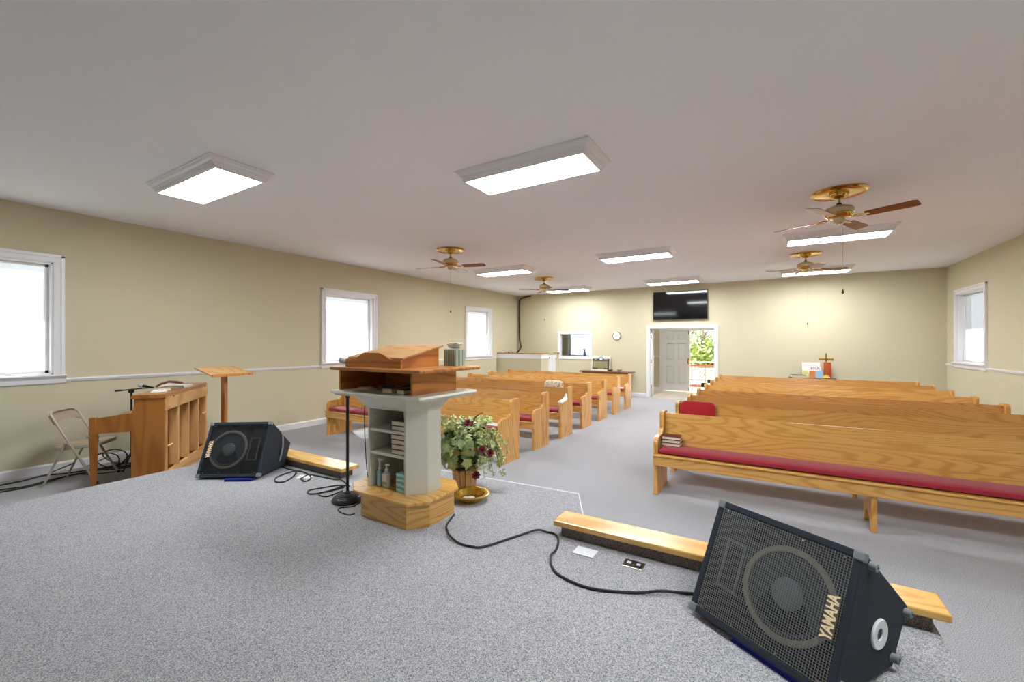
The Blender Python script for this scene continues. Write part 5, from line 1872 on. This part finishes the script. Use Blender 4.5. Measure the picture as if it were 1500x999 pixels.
MB().lathe([(0.0, 0.0), (0.05, 0.0), (0.055, 0.012), (0.10, 0.05), (0.105, 0.055), (0.096, 0.054), (0.05, 0.018), (0, 0.014)], 28, Matrix.Translation((-4.16, 12.56, 0.7525))).build('dish', plain('bronze_dish', (150, 106, 44), 0.3, 0.3, 40, metal=0.4), bw, smooth=True)
for k in range(6):
    a = 2 * PI * k / 6
    MB().lathe([(0, 0.02), (0.016, 0.01), (0.02, 0.0), (0.0, -0.01)], 8, Matrix.Translation((-4.16 + 0.066 * math.cos(a), 12.56 + 0.066 * math.sin(a), 0.775))).build('boss', BOOKB, bw, smooth=True)
bw = thing('glass_bowl', (-3.87, 12.56, 0.7525), 'clear shallow glass dish at the right of the side table', 'bowl', 'dishes on the side table')
MB().lathe([(0.0, 0.0), (0.035, 0.0), (0.04, 0.008), (0.085, 0.055), (0.082, 0.056), (0.036, 0.012), (0, 0.006)], 28, Matrix.Translation((-3.87, 12.56, 0.7525))).build('bowl', plain('glass_grey', (196, 204, 204), 0.1, 0.05, 20, trans=0.7), bw, smooth=True)
# blue spray bottle inside the side room window
sb = thing('spray_bottle', (-5.88, YE - 0.06, OZ0), 'blue spray bottle on the sill behind the inner window', 'bottle')
BLUEL = plain('blue_cleaner', (48, 104, 196), 0.25, 0.05, 20)
MB().lathe([(0, 0), (0.05, 0), (0.052, 0.01), (0.05, 0.12), (0.03, 0.17), (0.018, 0.20), (0.016, 0.22)], 20, Matrix.Translation((-5.88, YE - 0.06, OZ0))).build('bottle', BLUEL, sb, smooth=True)
t = MB()
t.box(-5.905, -5.855, YE - 0.08, YE - 0.04, OZ0 + 0.215, OZ0 + 0.27)
t.box(-5.955, -5.895, YE - 0.07, YE - 0.05, OZ0 + 0.25, OZ0 + 0.275)
t.box(-5.93, -5.92, YE - 0.065, YE - 0.055, OZ0 + 0.19, OZ0 + 0.25)
t.build('trigger_head', plain('navy_plastic', (30, 44, 90), 0.4, 0.05, 20), sb, bevel=0.003)

# ------------------------------------------------------------------ display table with cross, right of the doorway
dt = thing('display_table', (0.87, 12.62, 0), 'narrow table with black top below the brass cross', 'table')
MB().box(0.40, 1.34, 12.44, 12.80, 0.735, 0.762).build('table_top', BLACKP, dt, bevel=0.004)
for x in (0.45, 1.29):
    for y in (12.48, 12.76):
        MB().box(x - 0.02, x + 0.02, y - 0.02, y + 0.02, 0, 0.735).build('leg', BLACKP, dt, bevel=0.002)
MB().box(0.43, 1.31, 12.47, 12.77, 0.67, 0.735).build('apron', BLACKP, dt)
book('large_bible', (0.595, 12.60, 0.7625), (0.24, 0.30, 0.062), R(-78), BOOKB, 'thick black book with cream pages lying on the cross table', None)


def card(name, x, y, w, h, mat, label, rz=0.0, z=0.7625, lean=-8):
    r = thing(name, (x, y, z), label, 'card', 'cards on the cross table')
    M = Matrix.Translation((x, y, z)) @ Matrix.Rotation(rz, 4, 'Z') @ Matrix.Rotation(R(lean), 4, 'X')
    MB().box(-w / 2, w / 2, 0, 0.004, 0, h, M).build('card', mat, r)
    return r, M


YEL = plain('yellow_green_print', (214, 206, 130), 0.6, 0.25, 30)
ORG = plain('orange_print', (206, 128, 62), 0.6, 0.3, 26)
SKY = plain('sky_blue_print', (150, 180, 214), 0.6, 0.2, 14)
REDC = plain('red_orange_print', (196, 72, 44), 0.6, 0.35, 26)
PUR = plain('purple_ink', (136, 44, 128), 0.6, 0.05, 20)
PNK = plain('pink_ink', (196, 110, 130), 0.6, 0.05, 20)
r, M = card('greeting_card', 0.86, 12.74, 0.36, 0.37, PAPER, 'tall white card with pink script behind the small cards')
st_ = MB()
rnd = random.Random(8)
for i in range(12):
    st_.box(-0.16 + i * 0.026, -0.16 + i * 0.026 + 0.016, -0.0012, 0.0, 0.29 + 0.012 * math.sin(i), 0.30 + 0.012 * math.sin(i), M)
so = st_.build('script_print', PNK, r)
so['kind'] = 'stuff'
r, M = card('lettered_card', 0.935, 12.71, 0.26, 0.27, PAPER, 'white card with purple capital letters behind the small picture cards')
lettering('card_lettering', 'JESUS', 0.085, PUR, r, M @ Matrix.Translation((0.0, -0.001, 0.222)) @ Matrix.Rotation(R(90), 4, 'X'), 0.0004, False, 0.001)
card('picture_card', 0.745, 12.66, 0.13, 0.17, YEL, 'yellow green picture card at the left of the cross table')
card('picture_card', 0.885, 12.655, 0.12, 0.17, ORG, 'orange picture card in the middle of the cross table')
card('picture_card', 1.02, 12.66, 0.14, 0.17, SKY, 'sky blue picture card left of the brass cross')
card('picture_card', 1.19, 12.73, 0.15, 0.38, REDC, 'tall red orange picture card behind the brass cross')
cr_ = thing('standing_cross', (1.15, 12.60, 0.7625), 'standing brass cross on the far right table', 'cross')
zb = 0.7625
MB().loft([[(1.15 + sx * s, 12.60 + sy * s2, zb + z) for sx, sy in ((-1, -1), (1, -1), (1, 1), (-1, 1))] for s, s2, z in ((0.085, 0.05, 0), (0.085, 0.05, 0.02), (0.06, 0.035, 0.045), (0.055, 0.033, 0.06), (0.03, 0.02, 0.085))]).build('base', GOLD, cr_, bevel=0.002)
MB().box(1.134, 1.166, 12.592, 12.608, zb + 0.08, zb + 0.60).build('upright', GOLD, cr_, bevel=0.002)
MB().box(1.02, 1.28, 12.590, 12.610, zb + 0.425, zb + 0.475).build('crossbar', GOLD, cr_, bevel=0.002)
for x in (1.018, 1.282):
    MB().box(x - 0.008, x + 0.008, 12.586, 12.614, zb + 0.42, zb + 0.48).build('end_cap', GOLD, cr_, bevel=0.002)
Mx = Matrix.Translation((1.15, 12.588, zb + 0.45)) @ Matrix.Rotation(R(45), 4, 'Y')
MB().box(-0.028, 0.028, -0.006, 0.0, -0.028, 0.028, Mx).build('centre_diamond', plain('bronze_dark', (110, 78, 34), 0.3, 0.1, 20, metal=0.8), cr_, bevel=0.002)
MB().box(-0.014, 0.014, -0.010, -0.006, -0.014, 0.014, Mx).build('diamond_inlay', GOLD, cr_, bevel=0.002)

# ------------------------------------------------------------------ outside
struct('ground', MB().box(-40, 40, YE + 3.4, 70, -0.6, -0.5), LAWN)
struct('ground_side', MB().box(-40, XL - 0.2, -30, YE + 3.4, -0.6, -0.5), DIRT)
struct('ground_right', MB().box(XR + 0.2, 40, -30, YE + 3.4, -0.6, -0.5), DIRT)
struct('porch_floor', MB().box(-5, 2, YE + 0.2, YE + 3.4, -0.5, -0.02), DIRT)
edge = struct('porch_edge', MB().box(-5, 2, YE + 2.0, YE + 2.22, -0.02, 0.09), DIRT)
for i in range(14):
    MB().box(-4.0 + i * 0.215, -4.0 + i * 0.215 + 0.2, YE + 1.985, YE + 2.0, 0.0, 0.085).build('brick', BRICK, edge)
rl = thing('porch_railing', (-2.1, YE + 2.1, 0.09), 'black iron porch railing with scroll panel outside the doorway', 'railing')
yr = YE + 2.1
MB().box(-4.0, -0.4, yr - 0.02, yr + 0.02, 0.90, 0.935).build('top_rail', WHITEP, rl)
MB().box(-4.0, -0.4, yr - 0.015, yr + 0.015, 0.235, 0.26).build('bottom_rail', IRON, rl)
MB().box(-4.0, -0.4, yr - 0.012, yr + 0.012, 0.70, 0.72).build('middle_rail', IRON, rl)
for i in range(30):
    x = -3.95 + i * 0.12
    MB().box(x - 0.006, x + 0.006, yr - 0.006, yr + 0.006, 0.09 if i % 8 == 0 else 0.24, 0.91).build('baluster', IRON, rl)
for s in (-1, 1):
    for zc_ in (0.40, 0.57):
        q = [(-2.07 + s * (0.015 + 0.04 * (1 - math.cos(a)) * 0.5) * 1.0 + s * 0.028 * math.sin(a), yr, zc_ + 0.07 * math.cos(a)) for a in [PI * 2 * k / 14 for k in range(15)]]
        MB().tube(q, 0.006, 5).build('scroll', IRON, rl)
lw = tag(MB().box(-9, 5, YE + 3.22, YE + 3.33, -0.5, 0.69).build('low_wall', plain('white_block_wall', (232, 220, 214), 0.8, 0.04, 6)), 'pale low wall with red coping beyond the porch railing', 'wall')
MB().box(-9, 5, YE + 3.2, YE + 3.35, 0.69, 0.755).build('coping', BRICK, lw, bevel=0.004)


LEAFG = [plain('spring_leaf_a', (128, 150, 74), 0.6, 0.3, 5), plain('spring_leaf_b', (156, 172, 92), 0.6, 0.3, 5)]
BARK = plain('grey_bark', (112, 98, 84), 0.9, 0.2, 10)


def tree(x, y, h, cz, rx, rz, n, mi, label, seed, leaf=0.13):
    rnd = random.Random(seed)
    r = thing('tree', (x, y, -0.5), label, 'tree', 'trees seen through the doorway')
    tk = MB().tube(smoothpath([(x, y, -0.5), (x + rnd.uniform(-.15, .15), y, h * 0.4), (x + rnd.uniform(-.3, .3), y, h)], 5), [0.10 * (1 - 0.08 * i) for i in range(11)], 8)
    for k in range(14):
        z = rnd.uniform(0.25, 0.9) * h
        a = rnd.random() * 2 * PI
        L_ = rnd.uniform(0.5, 1.1) * rx
        tk.tube(smoothpath([(x, y, z), (x + math.cos(a) * L_ * 0.5, y + math.sin(a) * L_ * 0.5, z + 0.4), (x + math.cos(a) * L_, y + math.sin(a) * L_, z + 1.0)], 3), 0.02, 5)
    tk.build('trunk', BARK, r, smooth=True)
    if n:
        f = MB()
        for k in range(n):
            d = Vector((rnd.gauss(0, 0.45), rnd.gauss(0, 0.45), rnd.gauss(0, 0.45)))
            p = Vector((x + d.x * rx, y + d.y * rx, max(-0.45, cz + d.z * rz)))
            a = Vector((rnd.uniform(-1, 1), rnd.uniform(-1, 1), rnd.uniform(-1, 1))).normalized() * leaf
            b_ = a.orthogonal().normalized() * leaf * 0.6
            f.add([p - a, p + b_, p + a, p - b_], [(0, 1, 2, 3)])
        fo = f.build('foliage', LEAFG[mi], r)
        fo['kind'] = 'stuff'
    return r


tree(-3.1, 24.5, 2.2, 0.65, 1.8, 1.25, 2700, 1, 'rounded light green shrub tree directly beyond the railing', 1)
tree(-9.4, 28.5, 3.0, 1.4, 1.6, 1.7, 2600, 0, 'mid green shrub tree left beyond the railing', 2)
tree(-0.2, 31, 3.0, 1.2, 1.9, 1.6, 2400, 0, 'mid green shrub tree right beyond the railing', 3)
tree(-5.0, 33, 8.0, 3.8, 1.6, 2.0, 700, 1, 'tall thinly leaved tree behind the shrubs, left in the doorway', 4, 0.16)
for i, xx in enumerate((-3.6, -2.7, -1.9)):
    tree(xx - 1.0 + 0.2 * i, 37 + 3.6 * i, 9.0, 5, 1.5, 1, 0, 0, ('tall bare tree trunk behind the shrubs, leftmost of three', 'tall bare tree trunk behind the shrubs, middle of three', 'tall bare tree trunk behind the shrubs, rightmost of three')[i], 10 + i)
